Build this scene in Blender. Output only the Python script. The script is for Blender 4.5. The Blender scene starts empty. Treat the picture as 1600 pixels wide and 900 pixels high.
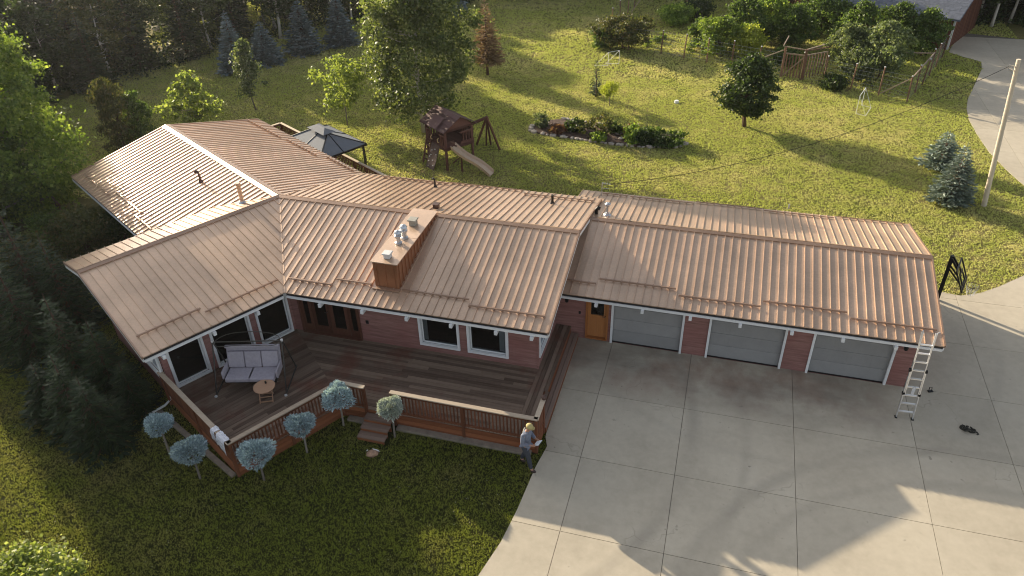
import bpy, bmesh, math, random
import numpy as np
from mathutils import Vector, Matrix

scene = bpy.context.scene
COL = scene.collection
RAD = math.radians

# ------------------------------------------------------------------ camera
CAM = np.array([0.0, 0.0, 17.0])
F_PX = 1180.637                       # focal length in pixels of the 1600 px wide photograph
YAW, PITCH, ROLL = RAD(-16.85812621), RAD(34.20272136), RAD(-1.67417405)
def cam_axes():
    cy, sy, cp, sp = math.cos(YAW), math.sin(YAW), math.cos(PITCH), math.sin(PITCH)
    fw = np.array([sy*cp, cy*cp, -sp]); rt = np.array([cy, -sy, 0.0]); up = np.cross(rt, fw)
    c, s = math.cos(ROLL), math.sin(ROLL)
    return fw, c*rt + s*up, -s*rt + c*up
FW, RT, UP = cam_axes()
cam_data = bpy.data.cameras.new('camera')
cam_data.sensor_width = 36.0
cam_data.lens = F_PX/1600*36.0
cam_data.clip_end = 1000.0
cam = bpy.data.objects.new('camera', cam_data)
cam.matrix_world = Matrix(((RT[0], UP[0], -FW[0], CAM[0]), (RT[1], UP[1], -FW[1], CAM[1]), (RT[2], UP[2], -FW[2], CAM[2]), (0, 0, 0, 1)))
COL.objects.link(cam)
scene.camera = cam

# ------------------------------------------------------------------ light
SUN_AZ, SUN_EL = 149.0, 16.5          # degrees, counter-clockwise from +X
world = bpy.data.worlds.new('World'); scene.world = world; world.use_nodes = True
wn = world.node_tree
sky = wn.nodes.new('ShaderNodeTexSky'); sky.sky_type = 'NISHITA'; sky.sun_disc = False
sky.sun_elevation = RAD(SUN_EL); sky.sun_rotation = RAD(90-SUN_AZ)
sky.altitude = 700; sky.air_density = 1.0; sky.dust_density = 4.0; sky.ozone_density = 0.4
hs = wn.nodes.new('ShaderNodeHueSaturation'); hs.inputs['Saturation'].default_value = 0.45      # hazy evening sky, camera balanced for shade
wn.links.new(sky.outputs[0], hs.inputs['Color']); wn.links.new(hs.outputs[0], wn.nodes['Background'].inputs[0])
wn.nodes['Background'].inputs[1].default_value = 0.118
SUNV = np.array([math.cos(RAD(SUN_EL))*math.cos(RAD(SUN_AZ)), math.cos(RAD(SUN_EL))*math.sin(RAD(SUN_AZ)), math.sin(RAD(SUN_EL))])
sl = bpy.data.lights.new('sun', 'SUN'); sl.energy = 5.0; sl.angle = RAD(0.53); sl.color = (1.0, 0.85, 0.63)
so = bpy.data.objects.new('sun', sl); so.rotation_euler = Vector(SUNV).to_track_quat('Z', 'Y').to_euler(); so.location = (-60, 36, 40)
COL.objects.link(so)
vs = scene.view_settings
vs.view_transform = 'Standard'; vs.look = 'None'; vs.gamma = 1.0; vs.use_curve_mapping = False
vs.exposure = 0.92
scene.cycles.max_bounces = 6; scene.cycles.transparent_max_bounces = 8
scene.cycles.diffuse_bounces = 3; scene.cycles.glossy_bounces = 3
scene.cycles.sample_clamp_indirect = 4.0
scene.cycles.pixel_filter_type = 'BLACKMAN_HARRIS'; scene.cycles.filter_width = 1.05

# ------------------------------------------------------------------ pixel -> place
def ray(p):
    return FW + RT*(p[0]-800)/F_PX - UP*(p[1]-450)/F_PX
def G(px, py, z=0.0):                 # where the pixel meets the level z
    d = ray((px, py)); t = (z-CAM[2])/d[2]
    return CAM + d*t
def onplane(p, p0, n):
    d = ray(p); n = np.asarray(n, float)
    return CAM + d*(((np.asarray(p0, float)-CAM)@n)/(d@n))
def proj(P):
    d = np.asarray(P, float)-CAM; z = d@FW
    return np.array([800+F_PX*(d@RT)/z, 450-F_PX*(d@UP)/z])
def height_to(base, py):              # height of an upright thing at base whose top shows at row py
    lo, hi = 0.0, 16.0
    for _ in range(40):
        m = (lo+hi)/2
        if proj(np.array([base[0], base[1], base[2]+m]))[1] > py: lo = m
        else: hi = m
    return (lo+hi)/2

# ------------------------------------------------------------------ materials
MATS = {}
def nodes_of(name):
    m = bpy.data.materials.new(name); m.use_nodes = True
    nt = m.node_tree; b = nt.nodes['Principled BSDF']
    return m, nt, b
def ramp(nt, fac, stops):
    r = nt.nodes.new('ShaderNodeValToRGB'); e = r.color_ramp.elements
    while len(e) < len(stops): e.new(0.5)
    for i, (p, c) in enumerate(stops):
        e[i].position = p; e[i].color = (c[0], c[1], c[2], 1) if not isinstance(c, float) else (c, c, c, 1)
    nt.links.new(fac, r.inputs[0]); return r.outputs[0]
def noise(nt, vec, scale, detail=4, rough=0.55):
    n = nt.nodes.new('ShaderNodeTexNoise'); n.inputs['Scale'].default_value = scale; n.inputs['Detail'].default_value = detail; n.inputs['Roughness'].default_value = rough
    if vec is not None: nt.links.new(vec, n.inputs['Vector'])
    return n.outputs[0]
def mapping(nt, vec, scale=(1, 1, 1), rot=(0, 0, 0), loc=(0, 0, 0)):
    m = nt.nodes.new('ShaderNodeMapping'); m.inputs['Scale'].default_value = scale; m.inputs['Rotation'].default_value = rot; m.inputs['Location'].default_value = loc
    nt.links.new(vec, m.inputs['Vector']); return m.outputs[0]
def mixc(nt, fac, a, b, mode='MIX'):
    m = nt.nodes.new('ShaderNodeMix'); m.data_type = 'RGBA'; m.blend_type = mode
    for s, v in ((0, fac), (6, a), (7, b)):
        if isinstance(v, (int, float)): m.inputs[s].default_value = v if s == 0 else (v, v, v, 1)
        elif isinstance(v, tuple): m.inputs[s].default_value = (v[0], v[1], v[2], 1)
        else: nt.links.new(v, m.inputs[s])
    return m.outputs[2]
def math_(nt, op, a, b=None, c=None):
    m = nt.nodes.new('ShaderNodeMath'); m.operation = op
    for i, v in enumerate((a, b, c)):
        if v is None: continue
        if isinstance(v, (int, float)): m.inputs[i].default_value = v
        else: nt.links.new(v, m.inputs[i])
    return m.outputs[0]
def bump(nt, b, h, strength=0.3, dist=0.02):
    n = nt.nodes.new('ShaderNodeBump'); n.inputs['Strength'].default_value = strength; n.inputs['Distance'].default_value = dist
    nt.links.new(h, n.inputs['Height']); nt.links.new(n.outputs[0], b.inputs['Normal'])
def position(nt): return nt.nodes.new('ShaderNodeNewGeometry').outputs['Position']
def island(nt): return nt.nodes.new('ShaderNodeNewGeometry').outputs['Random Per Island']
def objrand(nt): return nt.nodes.new('ShaderNodeObjectInfo').outputs['Random']

def mat_plain(name, col, rough=0.6, metal=0.0, var=0.12, scale=6.0, spec=0.5, bmp=0.0):
    """painted or raw surface with a little mottling and per-object tint"""
    m, nt, b = nodes_of(name); p = position(nt)
    n = noise(nt, p, scale, 5, 0.6)
    lo = tuple(c*(1-var) for c in col); hi = tuple(min(1, c*(1+var)) for c in col)
    c = ramp(nt, n, [(0.3, lo), (0.7, hi)])
    r = math_(nt, 'MULTIPLY_ADD', objrand(nt), 0.16, 0.92)
    c = mixc(nt, 1.0, c, r, 'MULTIPLY')
    nt.links.new(c, b.inputs['Base Color'])
    b.inputs['Roughness'].default_value = rough; b.inputs['Metallic'].default_value = metal; b.inputs['Specular IOR Level'].default_value = spec
    if bmp: bump(nt, b, noise(nt, p, scale*8, 4, 0.6), bmp, 0.01)
    MATS[name] = m; return m
def mat_wood(name, dark, light, rough=0.75, axis=0, grain=30.0, blotch=None):
    """boards: fine grain along the object's own long axis, grey weathering, per-board tint"""
    m, nt, b = nodes_of(name)
    tc = nt.nodes.new('ShaderNodeTexCoord').outputs['Object']
    sc = [grain]*3; sc[axis] = 1.2
    rnd = objrand(nt)
    v = nt.nodes.new('ShaderNodeVectorMath'); v.operation = 'ADD'; nt.links.new(mapping(nt, tc, tuple(sc)), v.inputs[0])
    cmb = nt.nodes.new('ShaderNodeCombineXYZ'); nt.links.new(math_(nt, 'MULTIPLY', rnd, 57.0), cmb.inputs[0]); nt.links.new(math_(nt, 'MULTIPLY', rnd, 91.0), cmb.inputs[1]); nt.links.new(cmb.outputs[0], v.inputs[1])
    n = noise(nt, v.outputs[0], 1.0, 6, 0.65)
    f = math_(nt, 'ADD', math_(nt, 'MULTIPLY', n, 0.6), math_(nt, 'MULTIPLY', rnd, 0.45))
    c = ramp(nt, f, [(0.22, dark), (0.8, light)])
    if blotch:
        p = position(nt); bn = noise(nt, p, 0.55, 4, 0.6)
        c = mixc(nt, ramp(nt, bn, [(0.52, 0.0), (0.66, 0.75)]), c, blotch)
    nt.links.new(c, b.inputs['Base Color']); b.inputs['Roughness'].default_value = rough; b.inputs['Specular IOR Level'].default_value = 0.3
    bump(nt, b, n, 0.35, 0.006)
    MATS[name] = m; return m
def mat_leaf(name, dark, light, tip=None, transl=0.45, rough=0.5, spec=0.35):
    """leaves: colour differs leaf by leaf and tree by tree, light passes through"""
    m, nt, b = nodes_of(name)
    r = island(nt)
    stops = [(0.0, dark), (0.75, light)]
    if tip: stops.append((1.0, tip))
    c = ramp(nt, r, stops)
    k = math_(nt, 'MULTIPLY_ADD', objrand(nt), 0.35, 0.82)
    c = mixc(nt, 1.0, c, k, 'MULTIPLY')
    nt.links.new(c, b.inputs['Base Color']); b.inputs['Roughness'].default_value = rough; b.inputs['Specular IOR Level'].default_value = spec
    t = nt.nodes.new('ShaderNodeBsdfTranslucent')
    tc = mixc(nt, 1.0, c, (1.0, 1.0, 0.45), 'MULTIPLY'); nt.links.new(mixc(nt, 1.0, tc, 1.5, 'MULTIPLY'), t.inputs[0])
    mx = nt.nodes.new('ShaderNodeMixShader'); mx.inputs[0].default_value = transl
    nt.links.new(b.outputs[0], mx.inputs[1]); nt.links.new(t.outputs[0], mx.inputs[2])
    nt.links.new(mx.outputs[0], nt.nodes['Material Output'].inputs['Surface'])
    MATS[name] = m; return m
def mat_glass(name, tint=(0.55, 0.6, 0.62), refl=0.25):
    m = bpy.data.materials.new(name); m.use_nodes = True; nt = m.node_tree; nt.nodes.clear()
    o = nt.nodes.new('ShaderNodeOutputMaterial'); tr = nt.nodes.new('ShaderNodeBsdfTransparent'); tr.inputs[0].default_value = (*tint, 1)
    gl = nt.nodes.new('ShaderNodeBsdfGlossy'); gl.inputs['Roughness'].default_value = 0.03; gl.inputs[0].default_value = (0.9, 0.95, 1, 1)
    lw = nt.nodes.new('ShaderNodeLayerWeight'); lw.inputs[0].default_value = 0.5; fr = math_(nt, 'MULTIPLY_ADD', math_(nt, 'POWER', lw.outputs['Facing'], 4.0), 0.9, 0.07)
    mx = nt.nodes.new('ShaderNodeMixShader'); nt.links.new(fr, mx.inputs[0])
    nt.links.new(tr.outputs[0], mx.inputs[1]); nt.links.new(gl.outputs[0], mx.inputs[2]); nt.links.new(mx.outputs[0], o.inputs[0])
    MATS[name] = m; return m

# roof metal: painted steel, slight sheen, dust and run marks, panel-to-panel tint
def mat_roof(name, col):
    m, nt, b = nodes_of(name); p = position(nt)
    n1 = noise(nt, p, 0.7, 5, 0.6); n2 = noise(nt, p, 14.0, 4, 0.65)
    lo = tuple(c*0.82 for c in col); hi = tuple(c*1.14 for c in col)
    c = ramp(nt, math_(nt, 'ADD', math_(nt, 'MULTIPLY', n1, 0.65), math_(nt, 'MULTIPLY', n2, 0.35)), [(0.35, lo), (0.65, hi)])
    c = mixc(nt, 1.0, c, math_(nt, 'MULTIPLY_ADD', objrand(nt), 0.12, 0.94), 'MULTIPLY')
    nt.links.new(c, b.inputs['Base Color'])
    nt.links.new(math_(nt, 'MULTIPLY_ADD', n2, 0.14, 0.28), b.inputs['Roughness'])
    b.inputs['Metallic'].default_value = 0.42; b.inputs['Specular IOR Level'].default_value = 1.0
    bump(nt, b, noise(nt, p, 1.9, 3, 0.5), 0.22, 0.02)
    MATS[name] = m; return m
mat_roof('roof_metal', (0.60, 0.425, 0.30))
mat_roof('roof_trim', (0.40, 0.26, 0.18))
mat_roof('chimney_metal', (0.36, 0.155, 0.075))
mat_plain('dark_brown_metal', (0.09, 0.05, 0.04), 0.5, 0.2)
mat_plain('gutter_black', (0.022, 0.018, 0.018), 0.45)
mat_plain('white_paint', (0.74, 0.75, 0.76), 0.55, 0, 0.05)
mat_plain('dirty_white', (0.6, 0.6, 0.6), 0.6, 0, 0.1)
mat_plain('garage_grey', (0.285, 0.285, 0.285), 0.5, 0, 0.07, 2.0)
mat_plain('black_metal', (0.012, 0.012, 0.013), 0.4, 0.3)
mat_plain('interior_shade', (0.014, 0.012, 0.011), 0.9)
mat_plain('curtain', (0.5, 0.5, 0.5), 0.9)
mat_plain('galvanised', (0.55, 0.57, 0.6), 0.35, 0.8)
mat_plain('aluminium', (0.72, 0.73, 0.75), 0.32, 0.85, 0.05)
mat_plain('vent_grey', (0.33, 0.32, 0.28), 0.6, 0.2)
mat_glass('window_glass')
def mat_siding():
    m, nt, b = nodes_of('siding'); p = position(nt)
    n = noise(nt, mapping(nt, p, (1.2, 1.2, 14)), 1.0, 6, 0.65); n2 = noise(nt, p, 0.8, 3)
    c = ramp(nt, n, [(0.28, (0.17, 0.075, 0.062)), (0.55, (0.28, 0.138, 0.12)), (0.8, (0.36, 0.205, 0.182))])
    c = mixc(nt, ramp(nt, n2, [(0.45, 0.0), (0.7, 0.5)]), c, (0.25, 0.09, 0.08))
    nt.links.new(c, b.inputs['Base Color']); b.inputs['Roughness'].default_value = 0.7
    bump(nt, b, noise(nt, mapping(nt, p, (6, 6, 60)), 1.0, 4), 0.3, 0.006)
    MATS['siding'] = m
mat_siding()
mat_wood('door_wood', (0.30, 0.11, 0.035), (0.46, 0.20, 0.07), 0.45, 2)
mat_wood('brown_door', (0.075, 0.028, 0.018), (0.15, 0.062, 0.04), 0.5, 2)
mat_wood('deck_wood', (0.075, 0.047, 0.033), (0.26, 0.188, 0.14), 0.8, 0, 26.0, (0.15, 0.058, 0.038))
mat_wood('rail_cap_wood', (0.26, 0.20, 0.15), (0.48, 0.40, 0.31), 0.75)
mat_wood('rail_red_wood', (0.10, 0.036, 0.018), (0.21, 0.08, 0.042), 0.7, 2)
mat_wood('skirt_wood', (0.15, 0.05, 0.022), (0.30, 0.11, 0.05), 0.7, 0)
mat_wood('step_wood', (0.13, 0.085, 0.065), (0.27, 0.19, 0.15), 0.8)

# ------------------------------------------------------------------ objects
def tag(o, label=None, cat=None, group=None, kind=None):
    if label: o['label'] = label
    if cat: o['category'] = cat
    if group: o['group'] = group
    if kind: o['kind'] = kind
    return o
def link(o, parent=None):
    COL.objects.link(o)
    if parent is not None: o.parent = parent
    return o
def thing(name, loc=(0, 0, 0), rz=0.0, label=None, cat=None, group=None):
    o = bpy.data.objects.new(name, None); o.empty_display_size = 0.3
    o.location = loc; o.rotation_euler = (0, 0, rz); link(o)
    return tag(o, label, cat, group)
def copy_tree(o, parent=None):
    c = o.copy(); COL.objects.link(c); c.parent = parent
    for ch in o.children: copy_tree(ch, c)
    return c
class MB:
    """collects vertices and faces for one mesh object"""
    def __init__(self): self.v = []; self.f = []; self.m = []
    def face(self, pts, mi=0):
        i = len(self.v); self.v += [tuple(map(float, p)) for p in pts]; self.f.append(tuple(range(i, i+len(pts)))); self.m.append(mi); return self
    def box(self, c, s, rz=0.0, mi=0, ax=None):
        """centre, size; ax = optional 3x3 (columns are the box axes)"""
        c = np.asarray(c, float); h = np.asarray(s, float)/2
        if ax is None:
            cz, sz = math.cos(rz), math.sin(rz); ax = np.array([[cz, -sz, 0], [sz, cz, 0], [0, 0, 1]])
        i = len(self.v)
        for sx in (-1, 1):
            for sy in (-1, 1):
                for szz in (-1, 1): self.v.append(tuple(c + ax@(h*np.array([sx, sy, szz]))))
        for q in ((0, 1, 3, 2), (4, 6, 7, 5), (0, 4, 5, 1), (2, 3, 7, 6), (0, 2, 6, 4), (1, 5, 7, 3)): self.f.append(tuple(i+k for k in q)); self.m.append(mi)
        return self
    def beam(self, a, b, w, h, up=(0, 0, 1), mi=0):
        """box from a to b, w wide and h high"""
        a = np.asarray(a, float); b = np.asarray(b, float); d = b-a; L = np.linalg.norm(d); d = d/L
        u = np.asarray(up, float); s = np.cross(d, u)
        if np.linalg.norm(s) < 1e-6: s = np.cross(d, (1, 0, 0))
        s /= np.linalg.norm(s); t = np.cross(s, d)
        return self.box((a+b)/2, (L, w, h), mi=mi, ax=np.stack([d, s, t], 1))
    def tube(self, pts, rad, n=8, cap=True, mi=0):
        pts = [np.asarray(p, float) for p in pts]
        if not hasattr(rad, '__len__'): rad = [rad]*len(pts)
        i0 = len(self.v); prev = None
        for k, p in enumerate(pts):
            d = pts[min(k+1, len(pts)-1)]-pts[max(k-1, 0)]; d = d/(np.linalg.norm(d)+1e-9)
            if prev is None:
                a = np.array([0, 0, 1.0]) if abs(d[2]) < 0.9 else np.array([1.0, 0, 0])
                s = np.cross(d, a)
            else: s = prev - d*(prev@d)
            s /= np.linalg.norm(s)+1e-9; prev = s; t = np.cross(d, s)
            for j in range(n):
                th = 2*math.pi*j/n; self.v.append(tuple(p + rad[k]*(math.cos(th)*s + math.sin(th)*t)))
        for k in range(len(pts)-1):
            for j in range(n):
                a = i0+k*n+j; b = i0+k*n+(j+1) % n
                self.f.append((a, b, b+n, a+n)); self.m.append(mi)
        if cap:
            self.f.append(tuple(i0+j for j in range(n))[::-1]); self.m.append(mi)
            self.f.append(tuple(i0+(len(pts)-1)*n+j for j in range(n))); self.m.append(mi)
        return self
    def lathe(self, c, prof, n=16, mi=0):
        c = np.asarray(c, float); i0 = len(self.v)
        for r, z in prof:
            for j in range(n):
                th = 2*math.pi*j/n; self.v.append((c[0]+r*math.cos(th), c[1]+r*math.sin(th), c[2]+z))
        for k in range(len(prof)-1):
            for j in range(n):
                a = i0+k*n+j; b = i0+k*n+(j+1) % n; self.f.append((a, b, b+n, a+n)); self.m.append(mi)
        self.f.append(tuple(i0+j for j in range(n))[::-1]); self.m.append(mi)
        self.f.append(tuple(i0+(len(prof)-1)*n+j for j in range(n))); self.m.append(mi)
        return self
    def prism(self, poly, z0, z1, mi=0):
        """upright prism over an xy polygon"""
        n = len(poly); i = len(self.v)
        for z in (z0, z1):
            for p in poly: self.v.append((float(p[0]), float(p[1]), z))
        self.f.append(tuple(i+n+k for k in range(n))); self.m.append(mi)
        self.f.append(tuple(i+k for k in range(n))[::-1]); self.m.append(mi)
        for k in range(n): self.f.append((i+k, i+(k+1) % n, i+n+(k+1) % n, i+n+k)); self.m.append(mi)
        return self
    def mesh(self, name, mats, smooth=False):
        me = bpy.data.meshes.new(name); me.from_pydata(self.v, [], self.f)
        if not isinstance(mats, (list, tuple)): mats = [mats]
        for m in mats: me.materials.append(MATS[m])
        if len(mats) > 1: me.polygons.foreach_set('material_index', self.m)
        bm = bmesh.new(); bm.from_mesh(me)
        bmesh.ops.recalc_face_normals(bm, faces=bm.faces[:]); bm.to_mesh(me); bm.free()
        if smooth:
            me.polygons.foreach_set('use_smooth', [True]*len(me.polygons))
        me.update(); return me
    def build(self, name, mats, parent=None, smooth=False, bevel=0.0, loc=None):
        o = bpy.data.objects.new(name, self.mesh(name, mats, smooth)); link(o, parent)
        if loc is not None: o.location = loc
        if bevel:
            b = o.modifiers.new('bevel', 'BEVEL'); b.width = bevel; b.segments = 2; b.limit_method = 'ANGLE'
        return o
def place(name, mesh, parent=None, loc=(0, 0, 0), rz=0.0):
    o = bpy.data.objects.new(name, mesh); link(o, parent); o.location = loc; o.rotation_euler = (0, 0, rz); return o
def fast_mesh(name, verts, quads, mat):
    """numpy arrays -> mesh; quads may be n x 3 or n x 4"""
    me = bpy.data.meshes.new(name); n, k = quads.shape
    me.vertices.add(len(verts)); me.vertices.foreach_set('co', np.ascontiguousarray(verts, np.float32).ravel())
    me.loops.add(n*k); me.loops.foreach_set('vertex_index', np.ascontiguousarray(quads, np.int32).ravel())
    me.polygons.add(n); me.polygons.foreach_set('loop_start', np.arange(n, dtype=np.int32)*k)
    me.materials.append(MATS[mat]); me.update(calc_edges=True); me.validate(); return me
def clip(poly, axis, lim, keep_less):
    out = []
    for i in range(len(poly)):
        a, b = poly[i], poly[(i+1) % len(poly)]
        ia = (a[axis] <= lim) if keep_less else (a[axis] >= lim); ib = (b[axis] <= lim) if keep_less else (b[axis] >= lim)
        if ia: out.append(a)
        if ia != ib:
            t = (lim-a[axis])/(b[axis]-a[axis]); out.append(tuple(a[k]+t*(b[k]-a[k]) for k in range(2)))
    return out
def area(poly): return 0.5*sum(poly[i][0]*poly[(i+1) % len(poly)][1]-poly[(i+1) % len(poly)][0]*poly[i][1] for i in range(len(poly)))
# ================================================================== setting: ground, drive
def poly_of(px_list, z=0.0): return [tuple(G(*p, z)[:2]) for p in px_list]
def mat_lawn():
    m, nt, b = nodes_of('lawn'); p = position(nt)
    big = noise(nt, p, 0.11, 4, 0.6); mid = noise(nt, p, 0.9, 6, 0.7); fine = noise(nt, mapping(nt, p, (1, 1, 1)), 16.0, 6, 0.75)
    sp = nt.nodes.new('ShaderNodeSeparateXYZ'); nt.links.new(p, sp.inputs[0])
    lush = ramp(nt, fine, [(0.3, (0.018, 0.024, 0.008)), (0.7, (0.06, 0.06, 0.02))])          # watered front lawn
    green = ramp(nt, fine, [(0.3, (0.075, 0.09, 0.02)), (0.7, (0.20, 0.205, 0.055))])
    straw = ramp(nt, fine, [(0.3, (0.18, 0.145, 0.06)), (0.7, (0.40, 0.33, 0.16))])
    f = math_(nt, 'ADD', math_(nt, 'MULTIPLY', big, 0.6), math_(nt, 'MULTIPLY', mid, 0.55))
    c = mixc(nt, ramp(nt, f, [(0.46, 0.0), (0.70, 0.9)]), green, straw)
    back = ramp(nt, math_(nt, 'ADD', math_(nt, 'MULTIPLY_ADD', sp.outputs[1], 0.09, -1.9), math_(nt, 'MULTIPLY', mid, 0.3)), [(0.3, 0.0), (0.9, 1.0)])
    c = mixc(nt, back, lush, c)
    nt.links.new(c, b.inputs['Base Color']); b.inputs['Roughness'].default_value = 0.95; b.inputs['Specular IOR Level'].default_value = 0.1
    bump(nt, b, math_(nt, 'ADD', fine, mid), 1.0, 0.08)
    MATS['lawn'] = m
mat_lawn()
g = MB(); g.face([(-260, -60, 0), (260, -60, 0), (260, 420, 0), (-260, 420, 0)])
tag(g.build('ground', 'lawn'), 'lawn of green and straw coloured grass around the house', kind='structure')

def mat_concrete():
    m, nt, b = nodes_of('concrete'); p = position(nt)
    n1 = noise(nt, p, 0.35, 5, 0.6); n2 = noise(nt, p, 3.5, 6, 0.7); n3 = noise(nt, p, 60.0, 3, 0.6)
    c = ramp(nt, math_(nt, 'ADD', math_(nt, 'MULTIPLY', n1, 0.6), math_(nt, 'MULTIPLY', n2, 0.4)), [(0.3, (0.40, 0.352, 0.275)), (0.52, (0.505, 0.45, 0.355)), (0.72, (0.575, 0.52, 0.42))])
    c = mixc(nt, 1.0, c, math_(nt, 'MULTIPLY_ADD', objrand(nt), 0.12, 0.93), 'MULTIPLY')
    c = mixc(nt, math_(nt, 'MULTIPLY', ramp(nt, n3, [(0.35, 1.0), (0.5, 0.0)]), 0.12), c, (0.25, 0.22, 0.18))
    # rust-red wash-off stains below the roof edge, in blotches of their own shape
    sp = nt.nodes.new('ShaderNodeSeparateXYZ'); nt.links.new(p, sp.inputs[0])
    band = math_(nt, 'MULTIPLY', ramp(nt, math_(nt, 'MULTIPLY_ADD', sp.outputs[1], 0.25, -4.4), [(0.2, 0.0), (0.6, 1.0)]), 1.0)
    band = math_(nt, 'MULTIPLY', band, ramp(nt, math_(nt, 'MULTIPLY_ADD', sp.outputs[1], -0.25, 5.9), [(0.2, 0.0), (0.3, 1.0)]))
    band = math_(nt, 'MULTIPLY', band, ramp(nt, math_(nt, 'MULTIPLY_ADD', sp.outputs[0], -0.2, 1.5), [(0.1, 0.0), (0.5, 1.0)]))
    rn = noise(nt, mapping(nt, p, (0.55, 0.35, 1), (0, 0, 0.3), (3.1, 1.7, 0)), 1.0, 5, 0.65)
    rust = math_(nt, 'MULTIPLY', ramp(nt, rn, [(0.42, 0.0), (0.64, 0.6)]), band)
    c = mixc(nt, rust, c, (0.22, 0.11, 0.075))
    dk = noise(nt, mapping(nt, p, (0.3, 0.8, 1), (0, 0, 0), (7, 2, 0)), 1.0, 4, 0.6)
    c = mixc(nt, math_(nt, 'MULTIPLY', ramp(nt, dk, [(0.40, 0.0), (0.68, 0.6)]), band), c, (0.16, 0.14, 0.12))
    # curved tyre marks
    for cx, cy, r, w, s in ((-8.2, 17.3, 8.6, 0.17, 0.32), (-7.6, 17.2, 9.6, 0.13, 0.18), (9.2, 9.6, 9.2, 0.16, 0.28), (8.8, 9.8, 7.6, 0.14, 0.2), (2.6, 24.6, 7.6, 0.12, 0.12)):
        d = nt.nodes.new('ShaderNodeVectorMath'); d.operation = 'DISTANCE'; nt.links.new(p, d.inputs[0]); d.inputs[1].default_value = (cx, cy, 0)
        wob = math_(nt, 'MULTIPLY_ADD', n2, 0.12, -0.06)
        e = math_(nt, 'ABSOLUTE', math_(nt, 'ADD', math_(nt, 'SUBTRACT', d.outputs['Value'], r), wob))
        mk = math_(nt, 'MULTIPLY', ramp(nt, math_(nt, 'DIVIDE', e, w*2), [(0.2, 1.0), (0.9, 0.0)]), ramp(nt, n1, [(0.35, 0.0), (0.6, 1.0)]))
        c = mixc(nt, math_(nt, 'MULTIPLY', mk, s), c, (0.17, 0.15, 0.13))
    vo = nt.nodes.new('ShaderNodeTexVoronoi'); vo.feature = 'DISTANCE_TO_EDGE'; vo.inputs['Scale'].default_value = 0.22
    wv = nt.nodes.new('ShaderNodeVectorMath'); wv.operation = 'ADD'; nt.links.new(p, wv.inputs[0]); nn = nt.nodes.new('ShaderNodeTexNoise'); nn.inputs['Scale'].default_value = 1.3; nt.links.new(p, nn.inputs['Vector']); nt.links.new(nn.outputs['Color'], wv.inputs[1]); nt.links.new(wv.outputs[0], vo.inputs['Vector'])
    crack = math_(nt, 'MULTIPLY', ramp(nt, vo.outputs['Distance'], [(0.0, 1.0), (0.0035, 0.0)]), ramp(nt, n1, [(0.5, 0.0), (0.6, 0.28)]))
    c = mixc(nt, crack, c, (0.15, 0.125, 0.10))
    dr = noise(nt, p, 5.5, 2, 0.5); c = mixc(nt, math_(nt, 'MULTIPLY', ramp(nt, dr, [(0.70, 0.0), (0.76, 0.5)]), ramp(nt, n1, [(0.42, 0.0), (0.6, 1.0)])), c, (0.13, 0.115, 0.10))
    nt.links.new(c, b.inputs['Base Color']); b.inputs['Roughness'].default_value = 0.85; b.inputs['Specular IOR Level'].default_value = 0.25
    bump(nt, b, math_(nt, 'ADD', n3, n2), 0.2, 0.008)
    MATS['concrete'] = m
mat_concrete()
mat_plain('joint_dirt', (0.17, 0.15, 0.12), 0.95)
# outline of the drive: along the deck step, curved lawn edge, out of the frame, back along the lawn behind the garage
edge = [(-4.02, 21.43), (-4.0, 16.3), (-3.85, 15.9), (-3.98, 15.0), (-4.08, 13.4), (-4.22, 12.2), (-4.5, 11.0), (-4.95, 9.2), (-5.6, 7.0), (-6.6, 4.0)]
drive = edge + [(-6.6, -4.0), (24.0, -4.0), (24.0, 37.0)] + [tuple(G(*p)[:2]) for p in ((1700, 385), (1650, 408), (1600, 431), (1560, 449), (1530, 459), (1500, 463), (1480, 459))] + [(8.0, 28.0), (6.9, 28.0), (6.9, 21.43)]
drv = MB(); drv.prism(drive, 0.002, 0.012)
drv = tag(drv.build('driveway', 'joint_dirt'), 'pale concrete driveway in front of the garage', kind='structure')
XS = [-10.0, -6.2, -2.77, 0.01, 3.36, 6.86, 9.45, 12.9, 16.4, 19.9, 24.1]
YS = [-4.1, 1.4, 4.3, 7.2, 10.1, 12.95, 15.72, 18.6, 21.43, 24.3, 27.2, 30.1, 33.0, 37.1]
def slabs(outline, xs, ys, parent, z0=0.012, z1=0.034, gap=0.007):
    for i in range(len(xs)-1):
        for j in range(len(ys)-1):
            p = outline
            for ax, lim, less in ((0, xs[i]+gap, False), (0, xs[i+1]-gap, True), (1, ys[j]+gap, False), (1, ys[j+1]-gap, True)):
                p = clip(p, ax, lim, less)
                if len(p) < 3: break
            q = [p[k] for k in range(len(p)) if math.dist(p[k], p[k-1]) > 1e-4] if len(p) > 2 else []
            if len(q) > 2 and abs(area(q)) > 0.05:
                m = MB(); m.prism(q, z0, z1); m.build('slab', 'concrete', parent)
slabs(drive, XS, YS, drv)
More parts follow.
